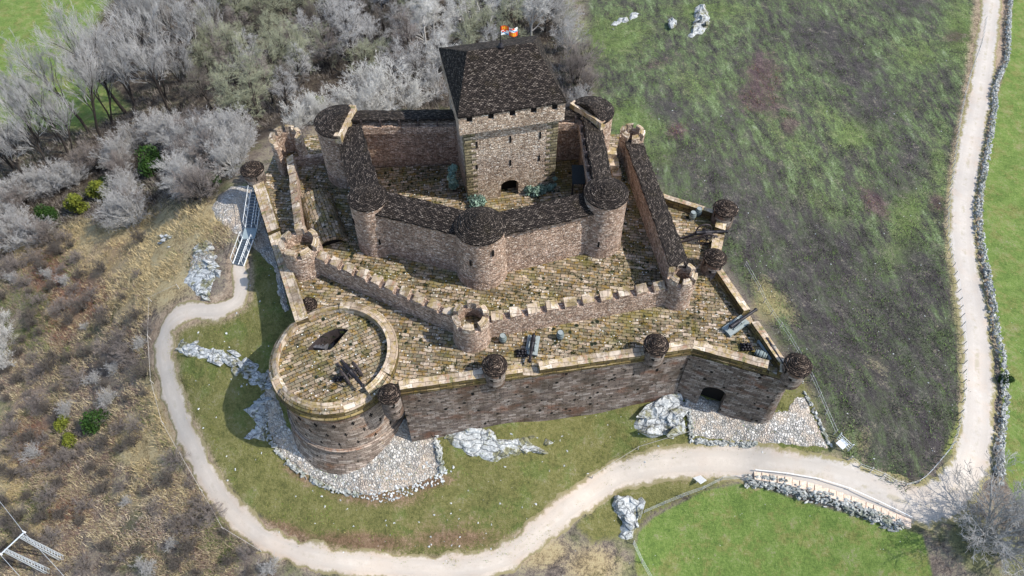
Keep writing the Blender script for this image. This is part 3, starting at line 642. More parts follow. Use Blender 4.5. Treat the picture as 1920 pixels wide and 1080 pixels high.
# ------------------------------------------------------------------ inner curtain walls
def inner_wall(label,p0,p1,zo,zi,wo=1.25,wi=1.25,gallery=False):
    p0=Vector(p0);p1=Vector(p1); m=(p0+p1)/2
    t=thing('curtain_wall',label,'wall',(m.x,m.y,T1),'roofed walls of the inner ward')
    obj('wall',wall_mb(p0,p1,2.0,T1-.4,zo-.35,.25),M['rubble'],t)
    d=(p1-p0).normalized(); n=perp(d); L=(p1-p0).length
    mb=MB(); k=int(L/1.15)
    for i in range(k): 
        c=p0+d*(L*(i+.5)/k)+n*.72; mb.box(V3(c,zo-.36),d.to_3d()*.38,n.to_3d()*.25,Vector((0,0,.30)),.01)
    obj('roof_crenel',mb,M['rubble'],t)
    if gallery:
        obj('gallery_parapet',wall_mb(p0-n*1.35,p1-n*1.35,.35,zi-1.9,zi-.9,0),M['rubble'],t)
        mb=MB()
        for i in range(int(L/2.2)+1):
            c=p0+d*min(L,i*2.2)-n*1.35; mb.box(V3(c,zi-.92),d.to_3d()*.1,n.to_3d()*.1,Vector((0,0,.9)))
        obj('gallery_post',mb,M['wood_dark'],t)
    obj('roof',roof_mb(p0,p1,wo,wi,zo,zi),M['slate'],t); return t
inner_wall('inner front wall left of the middle round tower, under a slab roof',FL,FC,7.6,8.45,1.4,1.3)
inner_wall('inner front wall right of the middle round tower, under a slab roof',FC,FR,7.6,8.35,1.4,1.1)
inner_wall('inner right side wall with slab roof between two roofed towers',FR,RR,8.0,8.6,1.1,1.1,True)
inner_wall('inner left side wall with broad slab roof left of the shaded court',RL+Vector((.9,-.6)),FL,8.0,8.7,1.55,1.55)
RW0=P2(676,216,8.3); RW1=P2(856,214,8.3)
inner_wall('rear inner wall with roofed gallery left of the keep',RW1,RW0+Vector((-1,0)),8.2,8.6,1.0,1.25,True)
RX0=P2(1036,206,8.2); RX1=P2(1112,208,8.2)
inner_wall('short dark rear inner wall right of the keep',RX1,RX0+Vector((-2.5,-.4)),8.1,8.5,1.0,1.2,True)

# ------------------------------------------------------------------ keep
kx=Vector((11.6,2.6,0)).normalized(); ky=Vector((-kx.y,kx.x,0))
K0=Vector((-5.7,10.7,0)); KW,KD=11.9,12.7
kt=thing('keep','tall square stone keep with hipped slab roof in the inner ward','keep',K0+kx*KW/2+ky*KD/2+Vector((0,0,T2)))
def kp(u,v,z): return K0+kx*u+ky*v+Vector((0,0,z))
iu,iv=.75,.75; zb=12.1
mb=MB(); W=KW-2*iu; Dp=KD-2*iv
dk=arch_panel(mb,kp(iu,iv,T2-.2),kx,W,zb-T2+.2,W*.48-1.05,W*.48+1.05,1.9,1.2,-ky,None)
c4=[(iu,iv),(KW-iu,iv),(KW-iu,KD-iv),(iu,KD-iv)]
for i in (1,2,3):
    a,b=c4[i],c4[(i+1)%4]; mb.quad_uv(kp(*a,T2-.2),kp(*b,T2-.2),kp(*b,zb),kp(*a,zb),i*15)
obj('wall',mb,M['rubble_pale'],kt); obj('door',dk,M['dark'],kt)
mb=MB()  # projecting crown band with square openings just under the eaves
z0,z1=zb,14.35; OPEN=[]
cr=[(.25,.25),(KW-.25,.25),(KW-.25,KD-.25),(.25,KD-.25)]
for i in range(4):
    a,b=Vector(cr[i]),Vector(cr[(i+1)%4]); L=(b-a).length; d=(b-a)/L; pin=perp(d)*-1
    mb.quad_uv(kp(*a,z0),kp(*b,z0),kp(*b,z1-.75),kp(*a,z1-.75),i*13,z0)
    n=5 if i in(0,2) else 5; ws=.62; g=L/n
    x=0
    for j in range(n):
        xo=g*(j+.5)-ws/2
        q=a+d*x; e=a+d*xo; mb.quad_uv(kp(*q,z1-.75),kp(*e,z1-.75),kp(*e,z1),kp(*q,z1),x,z1-.75)
        f=a+d*(xo+ws); h=pin*.6
        mb.quad_uv(kp(*e,z1-.75),kp(*f,z1-.75),kp(*(f+h),z1-.75),kp(*(e+h),z1-.75))
        mb.quad_uv(kp(*e,z1-.75),kp(*(e+h),z1-.75),kp(*(e+h),z1),kp(*e,z1)); mb.quad_uv(kp(*(f+h),z1-.75),kp(*f,z1-.75),kp(*f,z1),kp(*(f+h),z1))
        x=xo+ws
    q=a+d*x; mb.quad_uv(kp(*q,z1-.75),kp(*b,z1-.75),kp(*b,z1),kp(*q,z1),x,z1-.75)
    mb.quad_uv(kp(*c4[i],z0-.35),kp(*c4[(i+1)%4],z0-.35),kp(*b,z0),kp(*a,z0))
    # inner dark backing behind the openings
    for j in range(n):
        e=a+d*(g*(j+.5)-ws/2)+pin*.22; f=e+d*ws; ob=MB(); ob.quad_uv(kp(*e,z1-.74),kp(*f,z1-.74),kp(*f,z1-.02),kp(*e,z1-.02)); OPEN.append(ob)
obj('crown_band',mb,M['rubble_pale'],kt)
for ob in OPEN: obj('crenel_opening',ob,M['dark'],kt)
mb=MB(); ov=-.16; ze=14.58; zr=17.9
e4=[(-ov,-ov),(KW+ov,-ov),(KW+ov,KD+ov),(-ov,KD+ov)]; r2=[(2.45,KD/2),(KW-2.3,KD/2)]
def hipface(pl,along):
    pl=[kp(*p) for p in pl]; K=22; 
    a,b,c,d=pl; Lw=(b-a).length; rows=[];uvs=[]; sl=((d+c)/2-(a+b)/2).length
    for j in range(13):
        f=j/12; l=a.lerp(d,f); r=b.lerp(c,f); m0=(l-a).dot((b-a).normalized()); w=(r-l).length
        rows.append([l.lerp(r,i/K)+Vector((0,0,rng.uniform(-.045,.045) if 0<j<12 else 0)) for i in range(K+1)]); uvs.append([(m0+w*i/K,sl*f) for i in range(K+1)])
    mb.grid(rows,uvs,False)
q=lambda p,z:(p[0],p[1],z)
hipface([q(e4[0],ze),q(e4[1],ze),q(r2[1],zr),q(r2[0],zr)],0); hipface([q(e4[2],ze),q(e4[3],ze),q(r2[0],zr),q(r2[1],zr)],0)
hipface([q(e4[1],ze),q(e4[2],ze),q(r2[1],zr),q(r2[1],zr)],0); hipface([q(e4[3],ze),q(e4[0],ze),q(r2[0],zr),q(r2[0],zr)],0)
for i in range(4):
    a,b=e4[i],e4[(i+1)%4]; mb.quad_uv(kp(*a,ze-.2),kp(*b,ze-.2),kp(*b,ze),kp(*a,ze))
mb.face([kp(*p,ze-.2) for p in e4[::-1]])
obj('roof',mb,M['slate'],kt)
# slits and quoins
for (px,py,hh) in ((894,271,.9),(957,261,.95),(1013,253,.95),(1011,296,.8),(957,305,.85),(894,313,.7)):
    # intersect with the front wall plane
    d=ray(px,py); n=np.array(ky); o=np.array(kp(iu,iv,0)); s=((o-CAM)@n)/(d@n); w=Vector(CAM+d*s)
    obj('arrow_slit',slit_mb(w,-ky,.2,hh,.05),M['dark'],kt)
for (u,v,s,tt) in ((iu,iv,1,0),(KW-iu,iv,-1,0)):
    mb=MB(); z=T2+.1; i=0
    while z<zb-.5:
        h=.42; w=1.25 if i%2 else .75; w2=.75 if i%2 else 1.25
        c=kp(u+s*(w/2-.03),v+w2/2-.03,z); mb.box(c,kx*w/2,ky*w2/2,Vector((0,0,h-.04)),.015); z+=h; i+=1
    obj('quoin',mb,M['quoin'],kt)
# flag on the ridge
fp=kp(KW/2+.1,KD/2,zr-.15); ft=thing('flag','small red, white and blue heraldic flag flying above the keep ridge','flag',fp)
mb=MB(); mb.tube([fp,fp+Vector((0,0,2.55))],[.06,.045],8); obj('pole',mb,M['iron'],ft)
mb=MB(); mb.lathe(fp,[(.02,fp.z-.05),(.3,fp.z),(.34,fp.z+.25),(.2,fp.z+.5),(.02,fp.z+.55)],14); obj('socket',mb,M['iron'],ft)
mb=MB(); nu,nv=28,14; fl,fh=1.75,1.05
def fpos(i,j):
    u=i/nu;v=j/nv; return fp+Vector((u*fl,.22*math.sin(u*6.5+v*.6)*u+.25*u,2.5-fh+v*fh*(1-.15*u)-.12*u+.10*math.sin(u*6)))
for i in range(nu):
    for j in range(nv):
        u=(i+.5)/nu;v=(j+.5)/nv; qx=u<.5; qy=v>.5; uu=(u%.5)*2; vv=(v%.5)*2
        if qx==qy: # red quarters charged with a gold chain
            mi=1 if (.18<uu<.82 and .2<vv<.8 and ((i+j)%3==0 or abs(uu-.5)<.06 or abs(abs(uu-.5)-.28)<.05)) else 0
        else:
            mi=2
            if abs(vv-.35-.25*math.sin(uu*6))<.14: mi=3
            if (uu-.55)**2+(vv-.8)**2<.03 or (uu-.3)**2+(vv-.72)**2<.02: mi=0
        mb.face([fpos(i,j),fpos(i+1,j),fpos(i+1,j+1),fpos(i,j+1)],smooth=True,mi=mi)
obj('cloth',mb,[M['flag_red'],M['flag_gold'],M['flag_white'],M['flag_blue']],ft)

# ------------------------------------------------------------------ middle ring: crenellated towers and walls
def crenel_tower(label,c,r,z0,z1,gaps,n=7,span=(0,360),zfl=None,th=.6,group='crenellated towers of the middle wall'):
    t=thing('crenellated_tower',label,'tower',(c.x,c.y,z0),group)
    mb=MB(); mb.lathe(c,[(r*1.12,z0-.5),(r*1.02,z0+1.1),(r,z1-.95)],44,*span); mb.lathe(c,[(r-th,z1-.95),(r-th,zfl or z1-2.2)],36,*span)
    mb.lathe(c,[(r,z1-.95),(r-th,z1-.95)],44,*span)
    if span!=(0,360):
        for a in span:
            e=Vector((math.cos(R(a)),math.sin(R(a)),0)); mb.quad_uv(V3(c,z0)+e*(r-th),V3(c,z0)+e*r*1.06,V3(c,z1-.95)+e*r,V3(c,z1-.95)+e*(r-th))
    obj('shaft',mb,M['rubble'],t)
    mb=MB(); mb.poly([[(c.x+(r-th+.02)*math.cos(2*math.pi*i/32),c.y+(r-th+.02)*math.sin(2*math.pi*i/32)) for i in range(32)]],(zfl or z1-2.2)+.05,.3); obj('floor',mb,M['pave'],t)
    step=(span[1]-span[0])/n
    for k in range(n):
        a0=span[0]+step*(k+.17)+gaps; a1=span[0]+step*(k+.83)+gaps
        mb=MB(); m=7; rows=[[],[],[],[]];uvs=[[],[],[],[]]; zt=z1+rng.uniform(-.08,.08)
        for i in range(m+1):
            a=R(a0+(a1-a0)*i/m); e=Vector((math.cos(a),math.sin(a),0)); q=V3(c,0)
            for row,uvr,(rr,z) in zip(rows,uvs,((r+.003,z1-.97),(r+.003,zt-.2),(r-th*.95,zt),(r-th*.95,z1-.97))):
                row.append(q+e*(rr+rng.uniform(-.02,.02))+Vector((0,0,z+(rng.uniform(-.04,.04) if z>z1-.5 else 0)))); uvr.append((rr*a,z))
        uvs[2]=[(u,v+th) for u,v in uvs[2]]
        mb.grid(rows[:2],uvs[:2],False); mb.grid(rows[1:3],uvs[1:3],False); mb.grid(rows[2:],uvs[2:],False)
        for i in (0,m): mb.face([rows[0][i],rows[1][i],rows[2][i],rows[3][i]])
        k_=len(mb.f); nn_=m
        for i_ in range(m,2*m): mb.mi[i_]=1
        obj('merlon',mb,[M['rubble_pale'],M['parapet']],t)
    return t
crenel_tower('crenellated round tower at the left front corner of the middle wall',FLm,2.15,T0,4.2,20,7)
crenel_tower('crenellated round tower at the front point of the middle wall',FCm,1.85,T0,4.2,-5,6)
crenel_tower('small crenellated round tower at the foot of the long slab-roofed corridor',RFm,1.5,T0,4.7,10,6)
crenel_tower('small crenellated tower at the top of the long slab-roofed corridor',RRm,1.5,T0,5.5,10,6)
crenel_tower('open crenellated tower at the rear left corner of the middle wall',LRm,1.95,T0,5.2,0,6,(-30,245),T1+.2)
def crenel_wall(label,p0,p1,z0,z1,th,n,ml=1.0,lead=.0):
    p0=Vector(p0);p1=Vector(p1);m=(p0+p1)/2; d=(p1-p0).normalized(); L=(p1-p0).length
    t=thing('crenellated_wall',label,'wall',(m.x,m.y,z0),'crenellated runs of the middle wall')
    obj('wall',wall_mb(p0,p1,th,z0-.4,z1-.8,.12),M['rubble'],t)
    for i in range(n):
        c=p0+d*(lead+(L-2*lead)*(i+.5)/n); obj('merlon',merlon_mb(c,d,ml*rng.uniform(.94,1.06),th*.98,z1-.86,z1+rng.uniform(-.06,.06),.34),[M['rubble'],M['parapet']],t)
    return t
e1=(FCm-FLm).normalized(); crenel_wall('crenellated middle wall running down from the left corner tower to the front point tower',FLm+e1*2.0,FCm-e1*1.7,T0,3.3,.95,10,1.12)
e2=(RFm-FCm).normalized(); crenel_wall('crenellated middle wall right of the front point tower',FCm+e2*1.7,RFm-e2*1.4,T0,3.3,.95,10,1.25)
e3=(FLm-LRm).normalized(); crenel_wall('narrow crenellated wall along the left terrace',LRm+e3*1.6,FLm-e3*1.9,T0,3.4,.9,8,1.35)
mb=MB(); 
rt=thing('rear_wall','low dark wall behind the left terrace','wall',(-24,22.5,T1)); 
obj('wall',wall_mb(P2(600,300,2.0)+Vector((1,1.0)),P2(546,301,2.0),.6,T1-.4,2.2),M['rubble'],rt)
# long roofed corridor on the right
ct=thing('roofed_corridor','long narrow slab-roofed corridor running between two small crenellated towers','corridor',((RRm.x+RFm.x)/2,(RRm.y+RFm.y)/2,T0))
e4d=(RFm-RRm).normalized(); n4=perp(e4d)
q0=RRm+e4d*.9; q1=RFm-e4d*.9
obj('wall',wall_mb(q1,q0,1.9,T0-.3,4.0,.1),M['rubble'],ct)
obj('roof',roof_mb(q1+n4*0,q0,1.15,1.15,4.2,4.75),M['slate'],ct)
# ------------------------------------------------------------------ outer ramparts
def rampart(name,label,p0,p1,z0,openings=(),gate=None,th=.88,bat=.95,nparts=None,ptop=1.0,ends=(0,0)):
    p0=Vector(p0);p1=Vector(p1); d=(p1-p0).normalized(); L=(p1-p0).length; n=perp(d); m=(p0+p1)/2
    t=thing(name,label,'rampart',(m.x,m.y,z0),'outer rampart walls')
    mb=MB()
    if gate:
        u0,u1,vs=gate; nn=n.to_3d(); o=V3(p0+n*(th/2+bat*.6),z0)
        db=arch_panel(mb,o,d.to_3d(),L,-.15-z0,u0,u1,vs,1.1,nn,None)
        # batter: lean the face by shearing its points
        for i,v in enumerate(mb.v):
            f=(v[2]-z0)/(-.15-z0); s=(.5-f)*bat*.8; mb.v[i]=(v[0]+nn.x*s,v[1]+nn.y*s,v[2])
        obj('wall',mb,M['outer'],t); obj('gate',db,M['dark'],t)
    else:
        obj('wall',wall_mb(p0,p1,th,z0,-.15,bat,1.2,.03,top=False),M['outer'],t)
    # projecting cord below the parapet
    mb=MB(); wall_mb(p0,p1,th+.24,-.15,.12,0,.8,.03,mb=mb); obj('string_course',mb,M['mossy'],t)
    cuts=[0]+[x for o in openings for x in o]+[L]
    for a,b in zip(cuts[::2],cuts[1::2]):
        q=p0+d*a; r=p0+d*b
        mb=wall_mb(q,r,th,.12,ptop-.12,0,.8,.04,zn=.2,tmi=1); obj('parapet',mb,[M['mossy'],M['parapet']],t)
    for a,b in zip(cuts[1:-1:2],cuts[2:-1:2]):
        mb=MB(); c0,c1=p0+d*a,p0+d*b; k=.35
        mb.face([V3(c0-n*th/2,.16),V3(c1-n*th/2,.16),V3(c1+n*(th/2+.12)+d*k,.10),V3(c0+n*(th/2+.12)-d*k,.10)][::-1]); obj('embrasure_sill',mb,M['parapet'],t)
    return t
def cut(p0,p1,px,py,w,z=1.0):
    q=P2(px,py,z); d=(Vector(p1)-Vector(p0)).normalized(); u=(q-Vector(p0)).dot(d); return (u-w/2,u+w/2)
rampart('front_rampart','long front rampart wall left of the inward corner, above the lawn',A,B,-9.2,[cut(A,B,993,678,1.7)])
L2=(Cc-B).length
rampart('gate_rampart','short rampart wall pierced by the arched gate',B,Cc,-8.8,[cut(B,Cc,1452,683,1.1)],gate=(2.5,5.0,3.5))
rampart('side_rampart','right rampart wall facing the dark slope',Cc,D,-8,[cut(Cc,D,1408,592,1.5)],bat=.4)
rampart('battery_wall','short rampart wall under the wheeled field cannon',D,E,-8,[cut(D,E,1349,438,1.6)],bat=.4,th=1.2)
rampart('rear_rampart','rampart wall running behind the slab-roofed corridor',E,F,-9,[],bat=.4)
rampart('left_rampart','left rampart wall beside the steel staircase',Gp,Hc,-8.5,[cut(Gp,Hc,521,432,.5)],bat=.25,th=1.35)
# rounded nose at the right corner and the joint at the inward corner
mb=MB(); mb.lathe(Cc,[(1.35,-9),(.95,-4.5),(.72,-.12)],28); solo('rampart_nose',mb,M['outer'],'rounded corner of dark masonry below the far right turret','rampart',org=(Cc.x,Cc.y,-9))
# ------------------------------------------------------------------ turrets
def make_turret(label,c,ze,r,zb,win=-60):
    t=thing('turret',label,'turret',(c.x,c.y,zb),'slab-capped watch turrets on the ramparts')
    mb=MB(); mb.lathe(c,[(.25,zb),(r*.62,zb+.22),(r*.9,zb+.7),(r*.97,zb+1.1),(r*.95,ze)],32); obj('body',mb,M['outer'],t)
    mb=MB(); cap_cone(mb,c,r*1.09,ze,.95,32,6); obj('roof',mb,M['slate_cap'],t)
    for w in (win,win-100): 
        n=Vector((math.cos(R(w)),math.sin(R(w)),0)); obj('loophole',slit_mb(Vector((c.x,c.y,ze-.75))+n*r*.95,n,.16,.5,.05),M['dark'],t)
    return t
for (lab,px,py,r,ze,zb) in (
  ('turret on the front rampart just left of the sled cannon',927,684,1.16,2.2,-1.6),
  ('turret on the front rampart by its inward corner',1231,645,1.16,2.2,-1.6),
  ('turret capping the far right corner above the rounded rampart nose',1497,683,1.24,2.2,-1.7),
  ('turret on the right rampart just below the wheeled field cannon',1341,482,1.2,2.2,-1.2),
  ('turret on the rearmost corner of the right battery, above the wheeled field cannon',1361,390,1.32,2.2,-1.4),
  ('turret at the rear left corner of the ramparts beside the bare shrubs',472,316,1.3,2.4,-.4),
  ('turret wedged between the artillery tower and the front rampart',729,738,1.02,2.0,-2.6),
  ('low turret half hidden behind the rear rim of the artillery tower',577,571,.9,.2,-1.5)):
    make_turret(lab,P2(px,py,ze),ze,r,zb)
# ------------------------------------------------------------------ artillery tower
at=thing('artillery_tower','huge round artillery tower with a flat stone top and flared foot','tower',(ART.x,ART.y,-12))
cx,cy=ART
mb=MB(); fc=(cx-.75,cy+.1)
prof=[(8.3,-13.2),(7.85,-11.6),(7.15,-10),(6.78,-8.6),(6.62,-8.0),(6.84,-7.9),(6.86,-7.65),(6.42,-7.45)]
rows=[]
mb.lathe((cx,cy),prof,72); obj('talus',mb,M['drum'],at)
mb=MB(); mb.lathe((cx,cy),[(6.66,-8.7),(6.45,-6),(6.33,-3),(6.38,-1.0)],72); obj('drum',mb,M['drum'],at)
mb=MB(); mb.lathe((cx,cy),[(6.38,-1.02),(6.62,-.9),(6.66,-.62),(6.5,-.5)],72); mb.lathe((cx,cy),[(6.5,-.5),(6.5,.15)],72); obj('string_course',mb,M['mossy'],at)
fl=[(cx+5.75*math.cos(2*math.pi*i/72),cy+5.75*math.sin(2*math.pi*i/72)) for i in range(72)]
zf=.2
hp=[(575,656),(586,644),(600,631),(616,621),(632,616),(645,616),(653,619),(643,630),(634,641),(626,650),(619,656),(600,657)]
hole=[P2(x,y,zf) for x,y in hp]
mb=MB(); mb.poly([fl,hole],zf,R(28),off=(.3,.2)); obj('floor',mb,M['pave'],at)
mb=MB()
for i in range(len(hole)): 
    a,b=hole[i],hole[(i+1)%len(hole)]; mb.quad_uv(V3(b,zf),V3(a,zf),V3(a,zf-4.2),V3(b,zf-4.2))
mb.face([V3(p,zf-4.1) for p in hole]); obj('stair_well',mb,M['wood_dark'],at)
mb=MB(); sc=P2(612,662,-1.2)
for i in range(7):
    a0=R(172-i*19); a1=R(172-(i+1)*19); z=-.35-i*.42; q=[sc,sc+Vector((math.cos(a0),math.sin(a0)))*2.35,sc+Vector((math.cos(a1),math.sin(a1)))*2.35]
    mb.face([V3(p,z) for p in q][::-1]); mb.quad_uv(V3(q[0],z-.5),V3(q[2],z-.5),V3(q[2],z),V3(q[0],z)); mb.quad_uv(V3(q[0],z),V3(q[1],z),V3(q[1],z-.4),V3(q[0],z-.4))
obj('spiral_step',mb,M['step'],at)
def sector(a0,a1,zi,zo,ro=6.5,ri=5.45,nm='parapet',splay=0,mat='parapet'):
    mb=MB(); n=max(2,int(abs(a1-a0)/4)); rows=[[] for _ in range(5)];uvs=[[] for _ in range(5)]
    for i in range(n+1):
        f=i/n
        for k,(r,z,sp) in enumerate(((ro,.12,splay),(ro,zo,splay),((ro+ri)/2,(zo+zi)/2+.06,0),(ri,zi,-splay),(ri,.12,-splay))):
            a=R(a0-sp+(a1-a0+2*sp)*f); rows[k].append(Vector((cx+r*math.cos(a),cy+r*math.sin(a),z+(rng.uniform(-.025,.025) if 0<k<4 else 0)))); uvs[k].append((6*a,(0,.5,1.1,1.8,2.6)[k]))
    mb.grid(rows,uvs,False)
    for i in (0,n): mb.face([rows[k][i] for k in range(5)])
    for i_ in range(n,2*n): mb.mi[i_]=1
    for i_ in range(n): mb.mi[i_]=2
    obj(nm,mb,[M['parapet'],M[mat],M['mossy']],at)
sector(-22,92,1.15,.9); sector(92.4,128,.95,.45,ri=5.6,mat='pave'); sector(141,206,1.15,.45,ri=5.6,mat='pave'); sector(222,287,1.15,.4,ri=5.65,mat='pave'); sector(313,338,1.15,.45,mat='pave')
for a0,a1 in ((128,141),(206,222),(287,313)): sector(a0,a1,.32,.22,nm='embrasure_sill')
k=0
for row,(z,az0,st,cnt) in enumerate(((-2.6,205,17,9),(-4.6,212,17,8),(-6.6,220,17,7))):
    for i in range(cnt):
        a=az0+st*i; n=Vector((math.cos(R(a)),math.sin(R(a)),0)); rr=6.36+(.1 if z<-5 else 0)
        mb=slit_mb(Vector((cx,cy,z))+n*rr,n,.13,.7,.05); m2=slit_mb(Vector((cx,cy,z))+n*rr,n,.36,.13,.045); 
        b=len(mb.v); mb.v+=m2.v; mb.f+=[tuple(x+b for x in f) for f in m2.f]; mb.uv+=m2.uv; mb.sm+=m2.sm; mb.mi+=m2.mi
        obj('gun_slit',mb,M['dark'],at)
# ------------------------------------------------------------------ vaulted passage on the left terrace, steps and lean-to
v0=P2(590,372,T1); v1=P2(622,462,T1); vd=(v1-v0).normalized(); vn=perp(vd).to_3d(); vr=2.0
vt=thing('vaulted_passage','barrel-vaulted stone passage with a dark mouth on the left terrace','passage',(v0.x,v0.y,T1))
mb=MB(); K=16; rows=[];uvs=[]; Lv=(v1-v0).length
for j in range(9):
    rows.append([V3(v0+vd*(Lv*j/8),T1-.1)+vn*(vr*math.cos(math.pi*i/K))+Vector((0,0,vr*.75*math.sin(math.pi*i/K))) for i in range(K+1)]); uvs.append([(Lv*j/8,vr*math.pi*i/K) for i in range(K+1)])
mb.grid(rows,uvs,True); e=rows[-1]; inn=[V3(v1,T1-.1)+vn*((vr-.45)*math.cos(math.pi*i/K))+Vector((0,0,(vr*.75-.4)*math.sin(math.pi*i/K))) for i in range(K+1)]
mb.grid([e,inn],[uvs[-1],[(u+.5,v) for u,v in uvs[-1]]],False)
mb.face(rows[0]); obj('vault',mb,M['pave'],vt)
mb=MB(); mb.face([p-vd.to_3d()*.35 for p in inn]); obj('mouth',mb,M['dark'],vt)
mb=MB(); mb.grid([inn,[p-vd.to_3d()*.35 for p in inn]],[uvs[0],uvs[1]],False); obj('mouth_lining',mb,M['rubble'],vt)
st=thing('stone_steps','pale stepped blocks beside the rear right half-round tower','steps',(11.8,14,T1))
for i,(px,py,z) in enumerate(((1147,282,3.6),(1151,303,2.9),(1156,322,2.2))):
    q=P(px,py,z); mb=MB(); mb.box((q.x,q.y,T1-.3),(.55,0,0),(0,.7,0),(0,0,z-T1+.3),.05); obj('block',mb,M['parapet'],st)
lt=thing('lean_to','small grey lean-to shelter in the shaded right corner of the inner court','shelter',(7.6,13.5,T2))
mb=MB(); a=P(1078,305,4.2); 
mb.quad_uv((7.0,12.2,3.9),(8.5,12.2,3.9),(8.5,14.6,4.6),(7.0,14.6,4.6)); mb.quad_uv((7.0,14.6,4.5),(8.5,14.6,4.5),(8.5,12.2,3.8),(7.0,12.2,3.8)); mb.quad_uv((7.0,12.2,3.8),(8.5,12.2,3.8),(8.5,12.2,3.9),(7.0,12.2,3.9)); obj('roof',mb,M['shed'],lt)
for x in (7.1,8.4):
    mb=MB(); mb.box((x,12.4,T2),(.09,0,0),(0,.09,0),(0,0,2.35)); obj('post',mb,M['wood_dark'],lt)
# ------------------------------------------------------------------ cannons, barrels, shot
def empty_local(name,label,cat,loc,rz,group=None):
    t=thing(name,label,cat,loc,group); t.rotation_euler=(0,0,rz); ORG[t.name]=Vector((0,0,0)); return t
def xlathe(mb,prof,z,n=20):
    rows=[[Vector((x,r*math.cos(2*math.pi*i/n),z+r*math.sin(2*math.pi*i/n))) for i in range(n+1)] for x,r in prof]
    mb.grid(rows,[[(i/n,x) for i in range(n+1)] for x,_ in prof],True)
def gun_tube(t,L,r,z,tilt=0):
    mb=MB(); xlathe(mb,[(-.32*L-.28,.01),(-.32*L-.27,r*.35),(-.32*L-.16,r*.4),(-.32*L-.1,r*.3),(-.32*L-.06,r*.8),(-.32*L,r*1.1),(-.3*L,r*1.18),(-.27*L,r*1.02),(-.05*L,r*.98),(-.04*L,r*1.1),(0,r*1.1),(.01*L,r*.9),(.3*L,r*.8),(.31*L,r*.88),(.34*L,r*.78),(.6*L,r*.68),(.63*L,r*.92),(.66*L,r*.98),(.68*L,r*.8),(.68*L,r*.45),(.6*L,r*.42),(.6*L,.01)],z)
    g=obj('barrel',mb,M['iron'],t)
    mb=MB(); mb.tube([(0,-r*1.9,z),(0,r*1.9,z)],[r*.35,r*.35],10); obj('trunnion',mb,M['iron'],t); return g
def sled_gun(label,a,b,zz):
    pa,pb=P(*a,zz),P(*b,zz); d=pb-pa; L=d.length; m=pa.lerp(pb,.38); m.z=zz
    t=empty_local('sled_cannon',label,'cannon',m,math.atan2(d.y,d.x),'cannons on the ramparts')
    x0,x1=-.42*L,.30*L
    for s in (-1,1):
        mb=MB(); mb.box(((x0+x1)/2,s*.50,.12),((x1-x0)/2,0,0),(0,.13,0),(0,0,.22),.01); obj('rail',mb,M['wood_grey'],t)
        mb=MB(); y=s*.30
        pr=[(-.9,.34),(.62,.34),(.62,.62),(.35,.92),(-.1,.92),(-.5,.66),(-.9,.5)]
        for sg in (-.05,.05): mb.face([(x,y+sg,z) for x,z in (pr if sg<0 else pr[::-1])])
        for p,q in zip(pr,pr[1:]+pr[:1]): mb.face([(p[0],y+.05,p[1]),(p[0],y-.05,p[1]),(q[0],y-.05,q[1]),(q[0],y+.05,q[1])])
        obj('cheek',mb,M['wood_grey'],t)
    mb=MB(); k=int((x1-x0)/.3)
    mb.box(((x0+x1)/2,0,.29),((x1-x0)/2-.02,0,0),(0,.48,0),(0,0,.055),.008); obj('bed',mb,M['wood_grey'],t)
    mb=MB(); mb.box((x0+.15,0,.0),(.12,0,0),(0,.66,0),(0,0,.12)); mb.box((x1-.2,0,.0),(.12,0,0),(0,.66,0),(0,0,.12)); obj('sleeper',mb,M['wood_grey'],t)
    gun_tube(t,L*.98,.21,.86); return t
sled_gun('sled cannon on the front rampart pointing down over the lawn',(1001,634),(993,684),.02)
sled_gun('sled cannon on the right rampart pointing out over the dark slope',(1362,624),(1412,590),.02)
sled_gun('sled cannon in the right corner beside the fallen barrel, pointing at the corner turret',(1430,640),(1462,690),.02)
def field_gun(label,a,b,zz):
    pa,pb=P(*a,zz+.8),P(*b,zz+.8); d=pb-pa; L=d.length; m=pa.lerp(pb,.62); m.z=zz
    t=empty_local('field_cannon',label,'cannon',m,math.atan2(d.y,d.x),'cannons on the ramparts')
    rw=.92
    for s in (-1,1):
        mb=MB(); y=s*.72; n=28; rows=[]
        sec=[(rw-.13,-.07),(rw,-.07),(rw,.07),(rw-.13,.07),(rw-.13,-.07)]
        for rr,yy in sec: rows.append([Vector((rr*math.cos(2*math.pi*i/n),y+yy,rw+rr*math.sin(2*math.pi*i/n))) for i in range(n+1)])
        mb.grid(rows,[[(i*.2,k) for i in range(n+1)] for k in range(5)],False)
        w=obj('wheel',mb,M['wood_dark'],t)
        for k in range(8):
            a_=math.pi*k/4; mb=MB(); mb.tube([(.08*math.cos(a_),y,rw+.08*math.sin(a_)),((rw-.1)*math.cos(a_),y,rw+(rw-.1)*math.sin(a_))],[.05,.04],6); obj('spoke',mb,M['wood_dark'],w)
        mb=MB(); mb.tube([(0,y-.16,rw),(0,y+.16,rw)],[.17,.14],12); obj('hub',mb,M['iron'],w)
        mb=MB(); yy=s*.27; q=[(-.55*L,.12),(-.42*L,.25),(-.15*L,.8),(.05*L,1.12),(.12*L,1.05)]
        for p,r_ in zip(q[:-1],q[1:]):
            e=Vector((r_[0]-p[0],0,r_[1]-p[1])); mb.box(((p[0]+r_[0])/2,yy,(p[1]+r_[1])/2-.12),(abs(e.x)/2+.02,0,e.z/2),(0,.075,0),(0,0,.24))
        obj('trail',mb,M['wood_dark'],t)
    mb=MB(); mb.tube([(0,-.75,rw),(0,.75,rw)],[.09,.09],8); obj('axle',mb,M['iron'],t)
    gun_tube(t,L*.72,.23,1.25); return t
field_gun('wheeled field cannon aimed out between two turrets on the right battery',(1270,443),(1354,439),.02)
